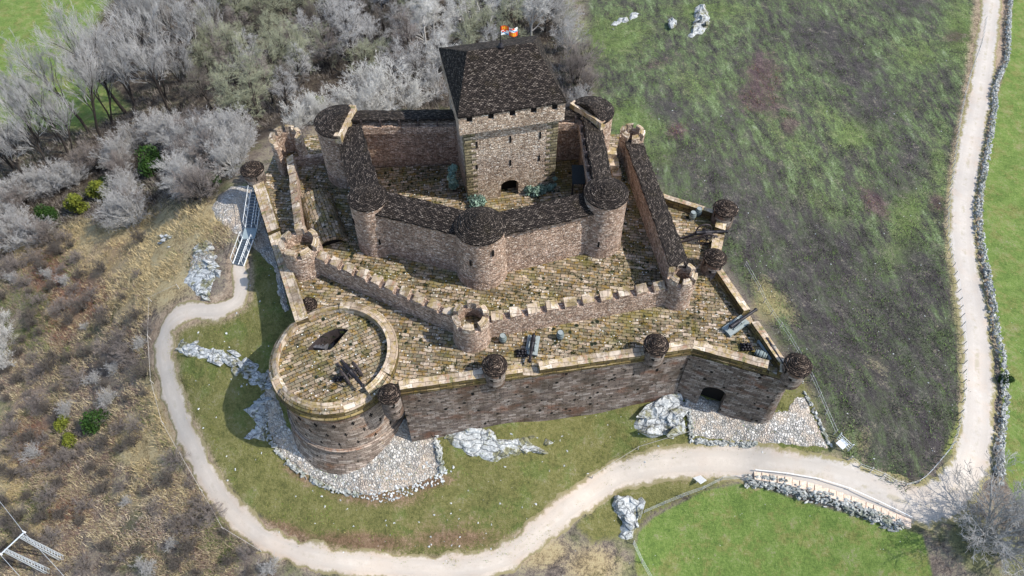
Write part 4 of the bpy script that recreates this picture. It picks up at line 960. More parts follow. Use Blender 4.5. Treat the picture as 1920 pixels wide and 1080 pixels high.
field_gun('wheeled cannon on top of the artillery tower aimed through its rim',(631,668),(677,722),.24)
def make_barrel(label,px,py,lying=None,z=0.0,group='barrels on the ramparts'):
    p=P(px,py,z+.02); t=empty_local('barrel',label,'barrel',p,0,group)
    prof=[(.30,0),(.36,.2),(.40,.45),(.42,.58),(.40,.72),(.36,.96),(.30,1.15)]
    mb=MB(); mb.lathe((0,0),prof,20); obj('staves',mb,M['barrel'],t)
    for z0 in (.05,1.10): mb=MB(); mb.face([(.305*math.cos(2*math.pi*i/20),.305*math.sin(2*math.pi*i/20),z0) for i in range(20)]); obj('lid',mb,M['wood_grey'],t)
    for zz in (.10,.36,.76,1.02):
        r=np.interp(zz,[q[1] for q in prof],[q[0] for q in prof]); mb=MB(); mb.lathe((0,0),[(r+.012,zz-.035),(r+.018,zz),(r+.012,zz+.035)],20); obj('hoop',mb,M['hoop'],t)
    if lying is not None: t.rotation_euler=(math.pi/2,0,lying); t.location.z=z+.42
    return t
make_barrel('upright barrel beside the front point tower of the middle wall',943,640)
make_barrel('upright barrel standing alone right of the sled cannon on the front rampart',1050,634)
make_barrel('paler upright barrel on the right battery, nearer the roofed corridor',1297,410)
make_barrel('barrel tucked against the rear rampart beside a paler barrel',1308,403)
make_barrel('barrel lying on its side by the sled cannon in the right corner',1414,664,R(62))
def shot_pile(where,px,py,rows,z=0.0):
    p=P(px,py,z); r=.16
    base=None
    for lv in range(len(rows)):
        nx_,ny_=rows[lv]
        for i in range(nx_):
            for j in range(ny_):
                c=p+Vector(((i-(nx_-1)/2)*2*r,(j-(ny_-1)/2)*2*r,.02+r+lv*r*1.45))
                if shot_pile.me is None:
                    bm=bmesh.new(); bmesh.ops.create_icosphere(bm,subdivisions=2,radius=r); shot_pile.me=bpy.data.meshes.new('cannonball'); bm.to_mesh(shot_pile.me); bm.free(); shot_pile.me.materials.append(M['iron'])
                o=bpy.data.objects.new('cannonball',shot_pile.me); COL.objects.link(o); o.location=c; tag(o,'dark iron cannonball in the small pile '+where,'cannonball','cannonballs '+where)
shot_pile.me=None
shot_pile('beside the sled cannon on the front rampart',979,664,[(4,3),(3,2),(1,1)])
shot_pile('behind the fallen barrel in the right corner',1399,652,[(4,3),(3,2),(1,1)])
shot_pile('beside the wheeled cannon on the artillery tower',634,712,[(3,2),(2,1)],.2)

# ------------------------------------------------------------------ draped patches
from mathutils.geometry import delaunay_2d_cdt
def drape(name,poly,mat,lift=.10,st=7,jit=5,seed=1,rough=.05):
    pp=[]; 
    for (x0,y0),(x1,y1) in zip(poly,poly[1:]+poly[:1]):
        n=max(1,int(math.hypot(x1-x0,y1-y0)/st))
        for k in range(n): pp.append((x0+(x1-x0)*k/n+rng.uniform(-jit,jit)*.5,y0+(y1-y0)*k/n+rng.uniform(-jit,jit)*.5))
    nb=len(pp); xs=[p[0] for p in pp]; ys=[p[1] for p in pp]
    gx_,gy_=np.meshgrid(np.arange(min(xs),max(xs),st),np.arange(min(ys),max(ys),st)); gx_=gx_.ravel()+nrs.uniform(-2,2,gx_.size); gy_=gy_.ravel()+nrs.uniform(-2,2,gy_.size)
    ins=sdist(pp,gx_,gy_)>st*.6; pts_=pp+list(zip(gx_[ins],gy_[ins]))
    v,e,f,*_=delaunay_2d_cdt([Vector(p) for p in pts_],[],[list(range(nb))],1,1e-4)
    vx=np.array([q[0] for q in v]); vy=np.array([q[1] for q in v]); W=Gv(vx,vy); sd=np.clip(sdist(pp,vx,vy)/6,0,1)
    W[:,2]+=lift*sd-.06*(1-sd)+nrs.uniform(-rough,rough,len(W))*sd
    mb=MB()
    for t_ in f:
        q=[Vector(W[i]) for i in t_]
        if (q[1]-q[0]).cross(q[2]-q[0]).z<0: q=q[::-1]
        mb.face(q,[(p.x,p.y) for p in q])
    return mb
def apron(nm,label,cat,poly,lift=.12,rough=.06):
    return solo(nm,drape(nm,poly,M['apron'],lift,rough=rough),M['apron'],label,cat)
apron('cobbled_ramp','broad cobbled apron of pale stones sloping down from the arched gate','cobbled ramp',[(1288,728),(1322,742),(1380,756),(1440,772),(1474,768),(1492,742),(1512,745),(1556,842),(1420,832),(1292,820),(1284,770)])
apron('rubble_apron','stony ring and rubble spread around the foot of the artillery tower','rubble apron',[(499,690),(493,760),(503,815),(528,856),(570,890),(620,917),(690,932),(770,915),(832,887),(826,840),(818,788),(770,780),(700,800),(600,840),(540,800),(520,740),(512,690)],.14,.07)
apron('ruined_platform','pale ruined stone platform under the upper flight of the steel staircase','stone platform',[(393,388),(408,362),(440,346),(470,343),(492,365),(506,420),(530,480),(546,590),(536,612),(522,560),(512,505),(470,462),(430,432),(405,412)],.15,.10)
# ------------------------------------------------------------------ rocks
def shard(mb,c,ax,sx,sy,sz,n=11):
    bm=bmesh.new(); d=Vector((math.cos(ax),math.sin(ax),0)); e=Vector((-d.y,d.x,0))
    for _ in range(n):
        v=Vector([rng.gauss(0,1) for _ in range(3)]).normalized()*rng.uniform(.75,1)
        bm.verts.new(c+d*v.x*sx+e*v.y*sy+Vector((0,0,v.z*sz)))
    bmesh.ops.convex_hull(bm,input=bm.verts)
    for f in bm.faces: mb.face([l.co.copy() for l in f.verts] if False else [v.co.copy() for v in f.verts])
    bm.free()
def inpoly_pts(poly,n):
    xs=[p[0] for p in poly]; ys=[p[1] for p in poly]; out=[]
    while len(out)<n:
        x=nrs.uniform(min(xs),max(xs),n*3); y=nrs.uniform(min(ys),max(ys),n*3); k=sdist(poly,x,y)>0; out+=list(zip(x[k],y[k]))
    return out[:n]
def outcrop(label,poly,n,s,strike,hmul=1.0,flat=.5,nm='rock_outcrop'):
    """draped ledge with stepped relief, and tilted slabs breaking out of it"""
    big=len(poly)>4 and n>10
    mb=drape(nm,poly,None,.0,6 if big else 3,6,rough=.0) if big else MB()
    c,si=math.cos(R(strike)),math.sin(R(strike))
    if big:
        A=np.array(mb.v); u=A[:,0]*c+A[:,1]*si; v=-A[:,0]*si+A[:,1]*c
        n0=vnoise(u+v*.15,v,.35,3); n1=vnoise(u*.45+40,v*1.3,.7,4); n2=vnoise(u*.8,v*2.0,1.2,8); g=H(A[:,0],A[:,1])
        up=np.floor((n0*.65+n1*.35)*4)/4*.95+n2*.10; env=np.clip((A[:,2]-g+.06)/.06,0,1)
        A[:,2]=g+env*np.maximum(up*hmul*.85-.12,-.12)+(env-1)*.1
        mb.v=[tuple(p) for p in A]
    q=inpoly_pts(poly,max(3,int(n*(.22 if big else 1)))); W=Gv([p[0] for p in q],[p[1] for p in q])
    for w in W:
        k=rng.uniform(.4,1.35)*s; shard(mb,Vector(w)+Vector((0,0,.15*hmul+k*flat*.12)),R(strike)+rng.gauss(0,.25),k*1.3,k*.6,k*flat*.75*hmul,9)
    return solo(nm,mb,M['rock'],label,'rock','limestone outcrops')
outcrop('broken white limestone ledges on the lawn below the front rampart',[(832,812),(870,795),(905,800),(940,822),(1000,815),(1036,828),(1010,848),(960,858),(920,868),(880,852),(845,838)],62,.95,-20,.8)
outcrop('long white limestone ledge stretching from the path to the artillery tower',[(328,640),(350,608),(350,640),(400,648),(440,660),(480,690),(503,712),(498,728),(460,708),(420,688),(370,672),(332,660)],75,1.0,-25,.7)
outcrop('pale limestone slabs against the left foot of the artillery tower',[(452,768),(500,735),(505,770),(500,832),(470,822),(480,795)],34,.85,15,.8)
outcrop('grey cracked limestone outcrop inside the bend of the path',[(340,530),(365,465),(385,455),(412,475),(410,520),(392,562),(372,560)],52,1.05,-30,.7)
outcrop('big slanting limestone crag left of the cobbled ramp',[(1180,800),(1215,762),(1262,722),(1282,718),(1280,775),(1268,812),(1225,820)],46,1.3,40,1.7)
outcrop('upright limestone ribs at the corner of the bright green meadow',[(1148,930),(1185,928),(1206,952),(1195,985),(1185,1015),(1158,1010),(1168,975),(1150,960)],40,.9,-65,1.5,.6)
outcrop('pale crag with a dark cleft high on the green slope',[(1305,10),(1325,8),(1335,40),(1318,66),(1290,70),(1300,40)],22,1.3,60,2.2,.9)
outcrop('small pointed grey boulder alone on the upper green slope',[(1253,52),(1258,30),(1266,45),(1262,54)],7,1.1,80,1.2,.9)
outcrop('line of small white stones across the top of the green slope',[(1142,52),(1150,40),(1195,18),(1203,18),(1200,34),(1180,40),(1150,56)],18,.75,20,.9)
outcrop('reddish low rocks in the dry grass above the steel staircase',[(300,440),(325,445),(318,465),(300,462)],8,.6,0,.7)
def scatter(nm,poly,n,s0,s1,mat,sink=.2):
    mb=MB(); q=inpoly_pts(poly,n); W=Gv([p[0] for p in q],[p[1] for p in q])
    for w in W: k=rng.uniform(s0,s1); shard(mb,Vector(w)+Vector((0,0,k*.2)),rng.uniform(0,6),k,k*.7,k*.5,8)
    o=obj(nm,mb,mat); return tag(o,kind='stuff')
o=scatter('loose_stones',Z_LAWN,230,.08,.22,M['gstone']); tag(o,'small white stones strewn over the lawn around the castle','stones')
o=scatter('rubble',[(640,905),(700,885),(790,860),(832,880),(862,870),(840,900),(780,925),(720,945),(660,930)],330,.10,.32,M['gstone']); tag(o,'heap of loose rubble at the front foot of the artillery tower','rubble')
o=scatter('slope_stones',Z_SLOPE[3:],110,.06,.17,M['gstone']); tag(o,'pale stones dotted over the dark green slope','stones')
# ------------------------------------------------------------------ dry stone walls
def stone_wall(label,line,h,w,n,mat):
    s=resample(line,3); q=Gv(s[:,0],s[:,1]); acc=np.concatenate([[0],np.cumsum(np.linalg.norm(np.diff(q[:,:2],axis=0),axis=1))]); mb=MB()
    for _ in range(n):
        u=rng.uniform(0,acc[-1]); x=np.interp(u,acc,q[:,0]); y=np.interp(u,acc,q[:,1]); x2=np.interp(u+.3,acc,q[:,0]); y2=np.interp(u+.3,acc,q[:,1])
        a=math.atan2(y2-y,x2-x); lv=rng.random()**.7; off=rng.uniform(-1,1)*w/2*(1.15-lv*.5)
        x+=-math.sin(a)*off; y+=math.cos(a)*off; k=rng.uniform(.15,.33)
        shard(mb,Vector((x,y,Hs(x,y)+lv*h)),a+rng.gauss(0,.3),k*1.25,k*.85,k*.7,8)
    return solo('dry_stone_wall',mb,mat,label,'stone wall')
t=NT('wall_limestone'); o_=t.oc(); nn=t.noise(o_,2.2,5,.75); c=t.ramp(nn,[(.28,'#585a55'),(.45,'#8f918c'),(.6,'#b8b9b4'),(.8,'#dcdcd6')]); c=t.mix(t.math('MULTIPLY',t.step(t.noise(o_,.4,3),.55,.65),.5),c,'#5f6644'); M['wallstone']=t.fin(c,nn,.1,1)
stone_wall('long crooked dry stone wall between the track and the right-hand meadow',[(1893,-12),(1889,50),(1886,110),(1870,150),(1862,180),(1862,210),(1850,285),(1836,365),(1833,420),(1841,480),(1850,530),(1860,590),(1868,640),(1878,690),(1880,760),(1872,850),(1870,915)],.95,.9,2100,M['wallstone'])
stone_wall('rough stone bank below the row of pale slabs by the meadow',[(1396,903),(1450,908),(1500,925),(1560,940),(1620,962),(1690,990)],.7,1.2,700,M['wallstone'])
stone_wall('low stone kerb along the bottom edge of the cobbled ramp',[(1292,826),(1330,830),(1380,833),(1418,834)],.25,.5,130,M['wallstone'])
stone_wall('low stone wall edging the cobbled ramp beside the crag',[(1284,730),(1290,770),(1297,822)],.35,.5,110,M['wallstone'])
stone_wall('line of pale edging stones on the right side of the cobbled ramp',[(1507,735),(1530,780),(1556,838)],.2,.35,60,M['wallstone'])
stone_wall('short straight stone wall on the right edge of the tower rubble',[(814,790),(822,840),(830,885)],.5,.6,90,M['wallstone'])
stone_wall('curving low stone kerb around the foot of the artillery tower',[(497,700),(493,760),(503,815),(530,858),(572,892),(622,917),(680,928)],.35,.5,240,M['wallstone'])
# slab row
sl=resample([(1412,893),(1470,902),(1540,922),(1620,950),(1706,984)],4); qs=Gv(sl[:,0],sl[:,1]); acc=np.concatenate([[0],np.cumsum(np.linalg.norm(np.diff(qs[:,:2],axis=0),axis=1))])
g0=qs[len(qs)//2]; sw=thing('slab_row','stepped row of pale stone slabs between the track and the rough stone bank','slab row',Vector(g0))
ns=21
for i in range(ns):
    u=acc[-1]*(i+.5)/ns; x,y=np.interp(u,acc,qs[:,0]),np.interp(u,acc,qs[:,1]); x2,y2=np.interp(u+.2,acc,qs[:,0]),np.interp(u+.2,acc,qs[:,1]); d=Vector((x2-x,y2-y,0)).normalized(); e=Vector((-d.y,d.x,0))
    w=acc[-1]/ns; mb=MB(); mb.box((x,y,Hs(x,y)-.25),d*(w/2-.05),e*.48,Vector((0,0,.62+rng.uniform(-.05,.05))),.03); obj('slab',mb,M['slab'],sw)
# ------------------------------------------------------------------ fences and rails
def fence(nm,label,line,sp,h,r=.05,wires=2,mat='post',wmat='metal',wr=.012,cat='fence'):
    s=resample(line,4); q=Gv(s[:,0],s[:,1]); acc=np.concatenate([[0],np.cumsum(np.linalg.norm(np.diff(q[:,:2],axis=0),axis=1))]); k=max(2,int(acc[-1]/sp))
    t=thing(nm,label,cat,Vector(q[len(q)//2])); tops=[]
    for i in range(k+1):
        u=acc[-1]*i/k; x,y=np.interp(u,acc,q[:,0]),np.interp(u,acc,q[:,1]); z=Hs(x,y); hh=h*rng.uniform(.9,1.1); le=Vector((rng.gauss(0,.05),rng.gauss(0,.05),0))
        mb=MB(); mb.tube([(x,y,z-.1),Vector((x,y,z+hh))+le],[r,r*.85],6); obj('post',mb,M[mat],t); tops.append((Vector((x,y,z)),hh))
    for w in range(wires):
        f=.95-.4*w; mb=MB(); mb.tube([p+Vector((0,0,hh*f)) for p,hh in tops],[wr]*len(tops),4); obj('wire',mb,M[wmat],t)
    return t
fence('post_fence','wire fence on pale posts along the left side of the grey track',[(1846,40),(1838,85),(1815,150),(1797,230),(1783,330),(1774,410),(1778,470),(1790,520),(1801,600),(1806,680),(1803,755)],1.6,1.1,.06)
fence('post_fence','wire fence on pale posts around the inside bend of the grey track',[(1800,775),(1785,830),(1760,865),(1725,902),(1690,912),(1650,893),(1612,878),(1590,862)],1.3,1.0,.07)
fence('post_fence','wire fence on leaning pale posts down the edge of the slope right of the castle',[(1395,500),(1420,545),(1440,585),(1478,640),(1512,700),(1540,760),(1562,815)],2.0,1.2,.06)
fence('rope_fence','thin pale rope fence along the outer edge of the path loop',[(336,541),(310,548),(287,556),(284,600),(283,650),(288,720),(300,775),(325,830),(352,870),(385,930),(410,980),(450,1018),(490,1035)],4.5,.9,.05,1,'post','post',.02)
fence('rope_fence','thin pale rope fence across the lawn towards the cobbled ramp',[(1110,897),(1140,880),(1180,852),(1225,828),(1248,818),(1290,815)],4,.9,.05,1,'post','post',.02)
fence('wire_fence','wire fence from the limestone ribs up to the rough stone bank',[(1207,962),(1235,950),(1270,935),(1310,921),(1345,903),(1372,895),(1390,897)],2.2,1.1,.05,3)
fence('wire_fence','wire fence running down from the limestone ribs along the meadow edge',[(1187,1020),(1195,1042),(1208,1064),(1222,1090)],1.8,1.1,.05,3)
fence('hand_rail','low white rail beside the row of pale slabs',[(1414,884),(1470,890),(1540,902),(1600,922),(1660,950),(1705,972)],3.0,.55,.04,1,'white','white',.045,'handrail')
# small metal gate and boards by the track
gq=G(1578,835); gt=empty_local('metal_gate','small galvanised gate between posts where the slope fence meets the track','gate',gq,R(35))
for y in (-.8,.8):
    mb=MB(); mb.tube([(0,y,0),(0,y,1.7)],[.06,.06],8); obj('post',mb,M['metal'],gt)
mb=MB()
for z in (.3,.7,1.1,1.45): mb.tube([(0,-.8,z),(0,.8,z)],[.03,.03],6)
for y in (-.4,0,.4): mb.tube([(0,y,.3),(0,y,1.45)],[.025,.025],6)
obj('bars',mb,M['white'],gt)
mb=MB(); mb.box((-.5,0,1.0),(.5,0,0),(0,.45,0),(0,0,.05)); obj('shelf',mb,M['metal'],gt)
ip=G(1310,902); it=empty_local('information_panel','blank white tilted panel on the grass verge above the meadow','panel',ip,R(-60))
mb=MB(); a=R(30)
mb.box((0,0,.55),(.62*math.cos(a),0,.62*math.sin(a)),(0,.42,0),(-.04*math.sin(a),0,.04*math.cos(a))); obj('board',mb,M['white'],it)
for y in (-.35,.35):
    mb=MB(); mb.tube([(0,y,-.1),(0,y,.56)],[.045,.045],8); obj('leg',mb,M['post'],it)
# ------------------------------------------------------------------ steel staircase
zb_,zl_,zt_=Hs(*P2(447,496,-4.6))+.05,-2.8,-.4
b0,b1=P(447,497,zb_),P(465,448,zl_); l1=P(471,428,zl_); t1=P(481,360,zt_)
zs=thing('steel_staircase','pale steel staircase of two flights leading up to the left rampart','staircase',b0)
def flight(p,q,n,w):
    d=Vector((q.x-p.x,q.y-p.y,0)).normalized(); e=Vector((d.y,-d.x,0))
    for s in (-1,0,1):
        mb=MB(); mb.tube([p+e*w*s+Vector((0,0,.05)),q+e*w*s+Vector((0,0,.05))],[.06,.06],6); obj('stringer',mb,M['white'],zs)
    for i in range(n):
        c=p.lerp(q,(i+.5)/n); mb=MB(); mb.box(c,d*.16,e*(w-.09),Vector((0,0,.045))); obj('tread',mb,M['tread'],zs)
    for s in (-1,1):
        mb=MB(); mb.tube([p+e*w*1.02*s+Vector((0,0,1.05)),q+e*w*1.02*s+Vector((0,0,1.05))],[.032,.032],6)
        for i in range(5): c=p.lerp(q,i/4)+e*w*1.02*s; mb.tube([c,c+Vector((0,0,1.05))],[.03,.03],5)
        obj('handrail',mb,M['white'],zs)
    return e
e_=flight(b0,b1,11,.72); flight(l1,t1,12,.72)
mb=MB(); d=Vector((l1.x-b1.x,l1.y-b1.y,0)); mb.box(b1.lerp(l1,.5)-Vector((0,0,.02)),d*.5,Vector((d.y,-d.x,0)).normalized()*.8,Vector((0,0,.06))); obj('landing',mb,M['landing'],zs)
mb=MB()
for p in (b1,l1):
    for s in (-.7,.7): c=p+e_*s; mb.tube([Vector((c.x,c.y,Hs(c.x,c.y)-.2)),c],[.06,.06],6)
obj('support',mb,M['metal'],zs)
# ------------------------------------------------------------------ H-frame power pole
f1,f2=G(117,1047),G(91,1072)
hp_=8.2; up=thing('power_pole','grey lattice power pole with a white crossarm in the lower left scrub','power pole',(f1+f2)/2)
tops=[]
for f in (f1,f2):
    mb=MB(); tp=Vector((f.x,f.y,f.z+hp_)); tops.append(tp)
    cs=[Vector((a*.22,b*.22,0)) for a,b in ((-1,-1),(1,-1),(1,1),(-1,1))]
    for c in cs: mb.tube([f+c,tp+c*.6],[.05,.04],5)
    n=14
    for i in range(n):
        for k in range(4):
            c0=cs[k]*(1-.4*i/n); c1=cs[(k+1)%4]*(1-.4*(i+1)/n); mb.tube([f.lerp(tp,i/n)+c0,f.lerp(tp,(i+1)/n)+c1],[.03,.03],4,False)
    obj('lattice_leg',mb,M['metal'],up)
tops.sort(key=lambda v:v.x); dd=(tops[1]-tops[0]).normalized(); ca,cb=tops[0]-dd*.5,tops[1]+dd*.5
mb=MB(); mb.tube([ca+Vector((0,0,.1)),cb+Vector((0,0,.1))],[.075,.075],6); obj('crossarm',mb,M['metal'],up)
wd=(P(80,1080,-14)-P(28,1018,-14)).normalized()
for c in (ca,cb,):
    mb=MB(); mb.tube([c-Vector((0,0,.05)),c+Vector((0,0,.45))],[.1,.06],8); obj('insulator',mb,M['white'],up)
    mb=MB(); pp=[]
    for i in range(21):
        u=(i-10)/10; pp.append(c+wd*(u*26)+Vector((0,0,.42-1.2*(1-(abs(u)*2-1)**2)*(1 if u else 0))))
    mb.tube(pp,[.018]*21,4); obj('wire',mb,M['metal'],up)
# ------------------------------------------------------------------ vegetation
def twig_tree(seed,Ht,trunk_f,n1,spread,up,rad,lv=4,kids=(6,6,5),multi=1,twr=.03,droop=0,taper=.62):
    """returns (trunk segments, twig segments): lists of (p0,p1,r0,r1)"""
    r=random.Random(seed); big=[];small=[]
    def rv(): return Vector((r.gauss(0,1),r.gauss(0,1),r.gauss(0,1)))
    def grow(p,d,L,ra,level):
        n=4 if level<=1 else (3 if level==2 else 2); pts=[p]; dd=d.copy(); step=L/n
        for i in range(n):
            dd=(dd+rv()*(.08+.03*level)+Vector((0,0,up*(1.0 if level else .1)))).normalized(); pts.append(pts[-1]+dd*step)
        for i in range(n):
            f0=1-taper*i/n; f1=1-taper*(i+1)/n
            (big if level<=1 else small).append((pts[i],pts[i+1],max(ra*f0,twr*.6),max(ra*f1,twr*.45)))
        if level>=lv: return
        kn=kids[min(level-1,len(kids)-1)] if level else n1
        for k in range(kn):
            t=trunk_f+(1-trunk_f)*(k+r.random())/kn if level==0 else .22+.78*(k+r.random())/kn
            x=min(t*n,n-.001); i=int(x); q=pts[i].lerp(pts[i+1],x-i); base=(pts[i+1]-pts[i]).normalized()
            s=rv(); s=(s-base*s.dot(base)).normalized(); a=spread*(r.uniform(.75,1.2) if level else r.uniform(.6,1.25)*(1.25-.5*t))
            nd=(base*math.cos(a)+s*math.sin(a)); 
            if nd.z<-.15: nd.z*=.3
            ln=L*(.62 if level==0 else .52)*r.uniform(.7,1.15)*(1.15-.35*t)
            grow(q,nd.normalized(),ln,ra*(1-taper*t)*.55,level+1)
    for m in range(multi):
        a=2*math.pi*(m+r.random()*.6)/multi; tilt=0 if multi==1 else r.uniform(.15,.75)*spread
        d=Vector((math.sin(tilt)*math.cos(a),math.sin(tilt)*math.sin(a),math.cos(tilt))) if multi>1 else Vector((r.gauss(0,.06),r.gauss(0,.06),1))
        grow(Vector((r.gauss(0,.12)*(multi>1),r.gauss(0,.12)*(multi>1),-.1)),d.normalized(),Ht*(.72 if multi==1 else r.uniform(.6,.8)),rad if multi==1 else rad*.7,0)
    return big,small
def segs_mesh(name,segs,mat,n=3):
    A=np.array([s[0] for s in segs]);B_=np.array([s[1] for s in segs]);ra=np.array([s[2] for s in segs]);rb=np.array([s[3] for s in segs])
    d=B_-A; d/=np.maximum(np.linalg.norm(d,axis=1),1e-6)[:,None]; ref=np.where(np.abs(d[:,2:3])>.9,np.array([[1.,0,0]]),np.array([[0,0,1.]]))
    u=np.cross(d,ref); u/=np.linalg.norm(u,axis=1)[:,None]; w=np.cross(d,u)
    V=[];
    for k in range(n):
        c,s=math.cos(2*math.pi*k/n),math.sin(2*math.pi*k/n); V.append(A+(u*c+w*s)*ra[:,None])
    for k in range(n):
        c,s=math.cos(2*math.pi*k/n),math.sin(2*math.pi*k/n); V.append(B_+(u*c+w*s)*rb[:,None])
    V=np.stack(V,1).reshape(-1,3); base=np.arange(len(segs))*2*n
    F=np.stack([np.stack([base+k,base+(k+1)%n,base+n+(k+1)%n,base+n+k],-1) for k in range(n)],1).reshape(-1,4)
    me=bpy.data.meshes.new(name); me.vertices.add(len(V)); me.vertices.foreach_set('co',V.astype(np.float32).ravel())
    me.loops.add(F.size); me.loops.foreach_set('vertex_index',F.ravel().astype(np.int32)); me.polygons.add(len(F))
    me.polygons.foreach_set('loop_start',np.arange(0,F.size,4,dtype=np.int32)); me.polygons.foreach_set('loop_total',np.full(len(F),4,dtype=np.int32))
    me.update(calc_edges=True); me.polygons.foreach_set('use_smooth',np.ones(len(F),bool)); me.materials.append(mat); return me
KIND={}
def kind(key,segs,tm,cm):
    b,s=segs; KIND[key]=(segs_mesh('trunk',b,M[tm],6),segs_mesh('crown',s,M[cm]))
tall1=twig_tree(1,14,.42,12,.5,.13,.24,4,(7,6,6),1,.017); tall2=twig_tree(2,14,.48,11,.45,.15,.22,4,(7,6,6),1,.017); tall3=twig_tree(21,14,.30,7,.42,.14,.18,4,(7,6,5),2,.017)
br1=twig_tree(3,9.5,.18,12,.9,.05,.24,4,(7,7,7),1,.017); br2=twig_tree(4,9.5,.15,7,.75,.06,.2,4,(7,7,5),2,.017)
dm1=twig_tree(5,5.2,.1,7,.7,.09,.12,4,(5,5,4),7,.015); dm2=twig_tree(6,5.2,.12,7,.65,.11,.11,4,(6,5,4),6,.015)
sc1=twig_tree(7,2.0,.1,6,.75,.08,.035,3,(6,5),9,.011); sc2=twig_tree(8,2.0,.1,7,.8,.05,.035,3,(6,5),8,.011)
for k,s in (('tall1',tall1),('tall2',tall2),('tall3',tall3)): kind(k,s,'trunk','tw_grey')
kind('br_grey1',br1,'trunk','tw_grey');kind('br_green1',br1,'trunk','tw_green');kind('br_green2',br2,'trunk','tw_green');kind('br_grey2',br2,'trunk','tw_grey');kind('br_dark',br2,'trunk','tw_dark');kind('br_brown',br1,'trunk','tw_brown');kind('br_white',br1,'trunk_pale','tw_white')
kind('dm_white1',dm1,'trunk_pale','tw_white');kind('dm_white2',dm2,'trunk_pale','tw_white');kind('dm_grey',dm1,'trunk_pale','tw_grey');kind('dm_brown',dm2,'trunk','tw_brown');kind('dm_brown1',dm1,'trunk','tw_brown')
kind('sc_grey',sc1,'trunk_pale','tw_grey');kind('sc_brown',sc2,'trunk','tw_brown');kind('sc_dark',sc1,'trunk','tw_dark');kind('sc_white',sc2,'trunk_pale','tw_white')
CNT={}
def plant(key,px,py,sc,label,cat='tree',group=None,nm='bare_tree',lean=0):
    q=G(px,py) if isinstance(px,(int,float)) else px; t=thing(nm,label,cat,q,group); ORG[t.name]=Vector((0,0,0))
    t.rotation_euler=(rng.gauss(0,.06),rng.gauss(0,.06),rng.uniform(0,6.28)); s=sc*rng.uniform(.93,1.08); t.scale=(s*rng.uniform(.92,1.1),s*rng.uniform(.92,1.1),s)
    for n_,me in zip(('trunk','crown'),KIND[key]):
        o=bpy.data.objects.new(n_,me); COL.objects.link(o); o.parent=t
    return t
GREEN=[(295,312,45),(295,345,55),(150,398,50),(192,372,50),(95,408,48),(205,350,30),(405,345,34),(330,440,60)]
def poisson(poly,n,dmin,tries=4000):
    out=[];W=[]
    for x,y in inpoly_pts(poly,tries):
        if any((x-a)**2+(y-b)**2<r_*r_ for a,b,r_ in GREEN): continue
        q=G(x,y) if False else None
        out.append((x,y))
    Wp=Gv([p[0] for p in out],[p[1] for p in out]); keep=[]
    for i in range(len(out)):
        if all((Wp[i,0]-Wp[j,0])**2+(Wp[i,1]-Wp[j,1])**2>dmin*dmin for j in keep):
            keep.append(i)
            if len(keep)>=n: break
    return [(out[i],Vector(Wp[i])) for i in keep]
# tall edge-of-field trees, surveyed one by one
for i,(px,py,s) in enumerate([(128,288,.95),(75,268,.95),(28,318,1.0),(105,330,.9),(168,250,1.1),(210,232,1.1),(236,212,1.2),(262,238,1.0),(312,188,1.15),(296,148,1.1),(338,128,1.0),(330,70,1.1),(395,150,1.0),(372,90,1.0),(430,120,.95),(60,350,.85),(145,305,.8),(352,185,.9),(5,290,1.0),(190,262,1.0),(250,190,1.05),(318,215,.9),(365,120,1.1),(300,100,1.0),(415,70,1.0),(45,292,1.0),(112,262,.9)]):
    plant(('tall1','tall2','tall3')[i%3],px,py,s*1.12,'tall thin bare tree with dark trunk along the edge of the upper left field','tree','tall bare trees by the upper left field')
W2=[(380,130),(440,10),(470,-40),(760,-60),(1000,-40),(1030,60),(1000,90),(800,180),(640,150),(560,205),(480,235),(400,220)]
for i,((x,y),q) in enumerate(poisson(W2,120,3.4)):
    k='br_green1' if x<620 and rng.random()<.6 else rng.choice(['br_grey1','br_grey2','br_dark','br_brown','br_green2','br_grey1','br_brown'])
    if x>780: k=rng.choice(['br_white','br_green1','br_white','br_grey1','br_green2'])
    plant(k,q,0,rng.uniform(.75,1.15),'spreading bare tree in the dense grey wood behind the castle','tree','bare trees of the wood behind the castle')
for px,py,s in ((700,222,1.45),(735,205,1.4),(770,212,1.1),(655,225,1.2),(610,232,1.1),(585,225,.9),(690,185,1.2)):
    plant('dm_white1' if s>1.15 else 'dm_white2',px,py,s,'frosty white bare tree standing out right behind the rear inner wall','tree','frosty white trees behind the castle')
W4=[(6,385),(120,345),(200,315),(250,280),(330,255),(420,245),(470,270),(455,310),(420,345),(395,375),(330,395),(250,430),(170,425),(90,460),(10,480)]
for i,((x,y),q) in enumerate(poisson(W4,110,2.0)):
    k=rng.choice(['dm_grey','dm_brown','dm_grey','dm_grey','dm_brown1','dm_grey'])
    plant(k,q,0,rng.uniform(.7,1.1),'twiggy bare shrub in the pale thicket left of the castle','shrub','bare shrubs of the pale thicket',nm='bare_shrub')
for px,py,s,k in ((1078,160,1.1,'dm_brown'),(1092,128,1.1,'dm_brown1'),(1065,95,1.2,'dm_grey'),(1100,175,.8,'dm_brown'),(1050,60,1.2,'dm_grey'),(1085,200,.7,'dm_grey'),(820,185,1.0,'dm_grey'),(560,250,1.0,'dm_white2'),(580,290,.8,'dm_brown')):
    plant(k,px,py,s,'purple-grey bare shrub at the right end of the wood beside the keep' if px>1000 else 'bare shrub pressed close behind the rear castle walls','shrub','bare shrubs close round the castle rear' if px<1000 else 'bare shrubs beside the keep',nm='bare_shrub')
for px,py,s in ((14,655,.85),(18,690,.85),(8,620,.8)):
    plant('dm_white2',px,py,s,'dead white branching shrub at the left edge of the scrub','shrub','dead white shrubs at the left edge',nm='bare_shrub')
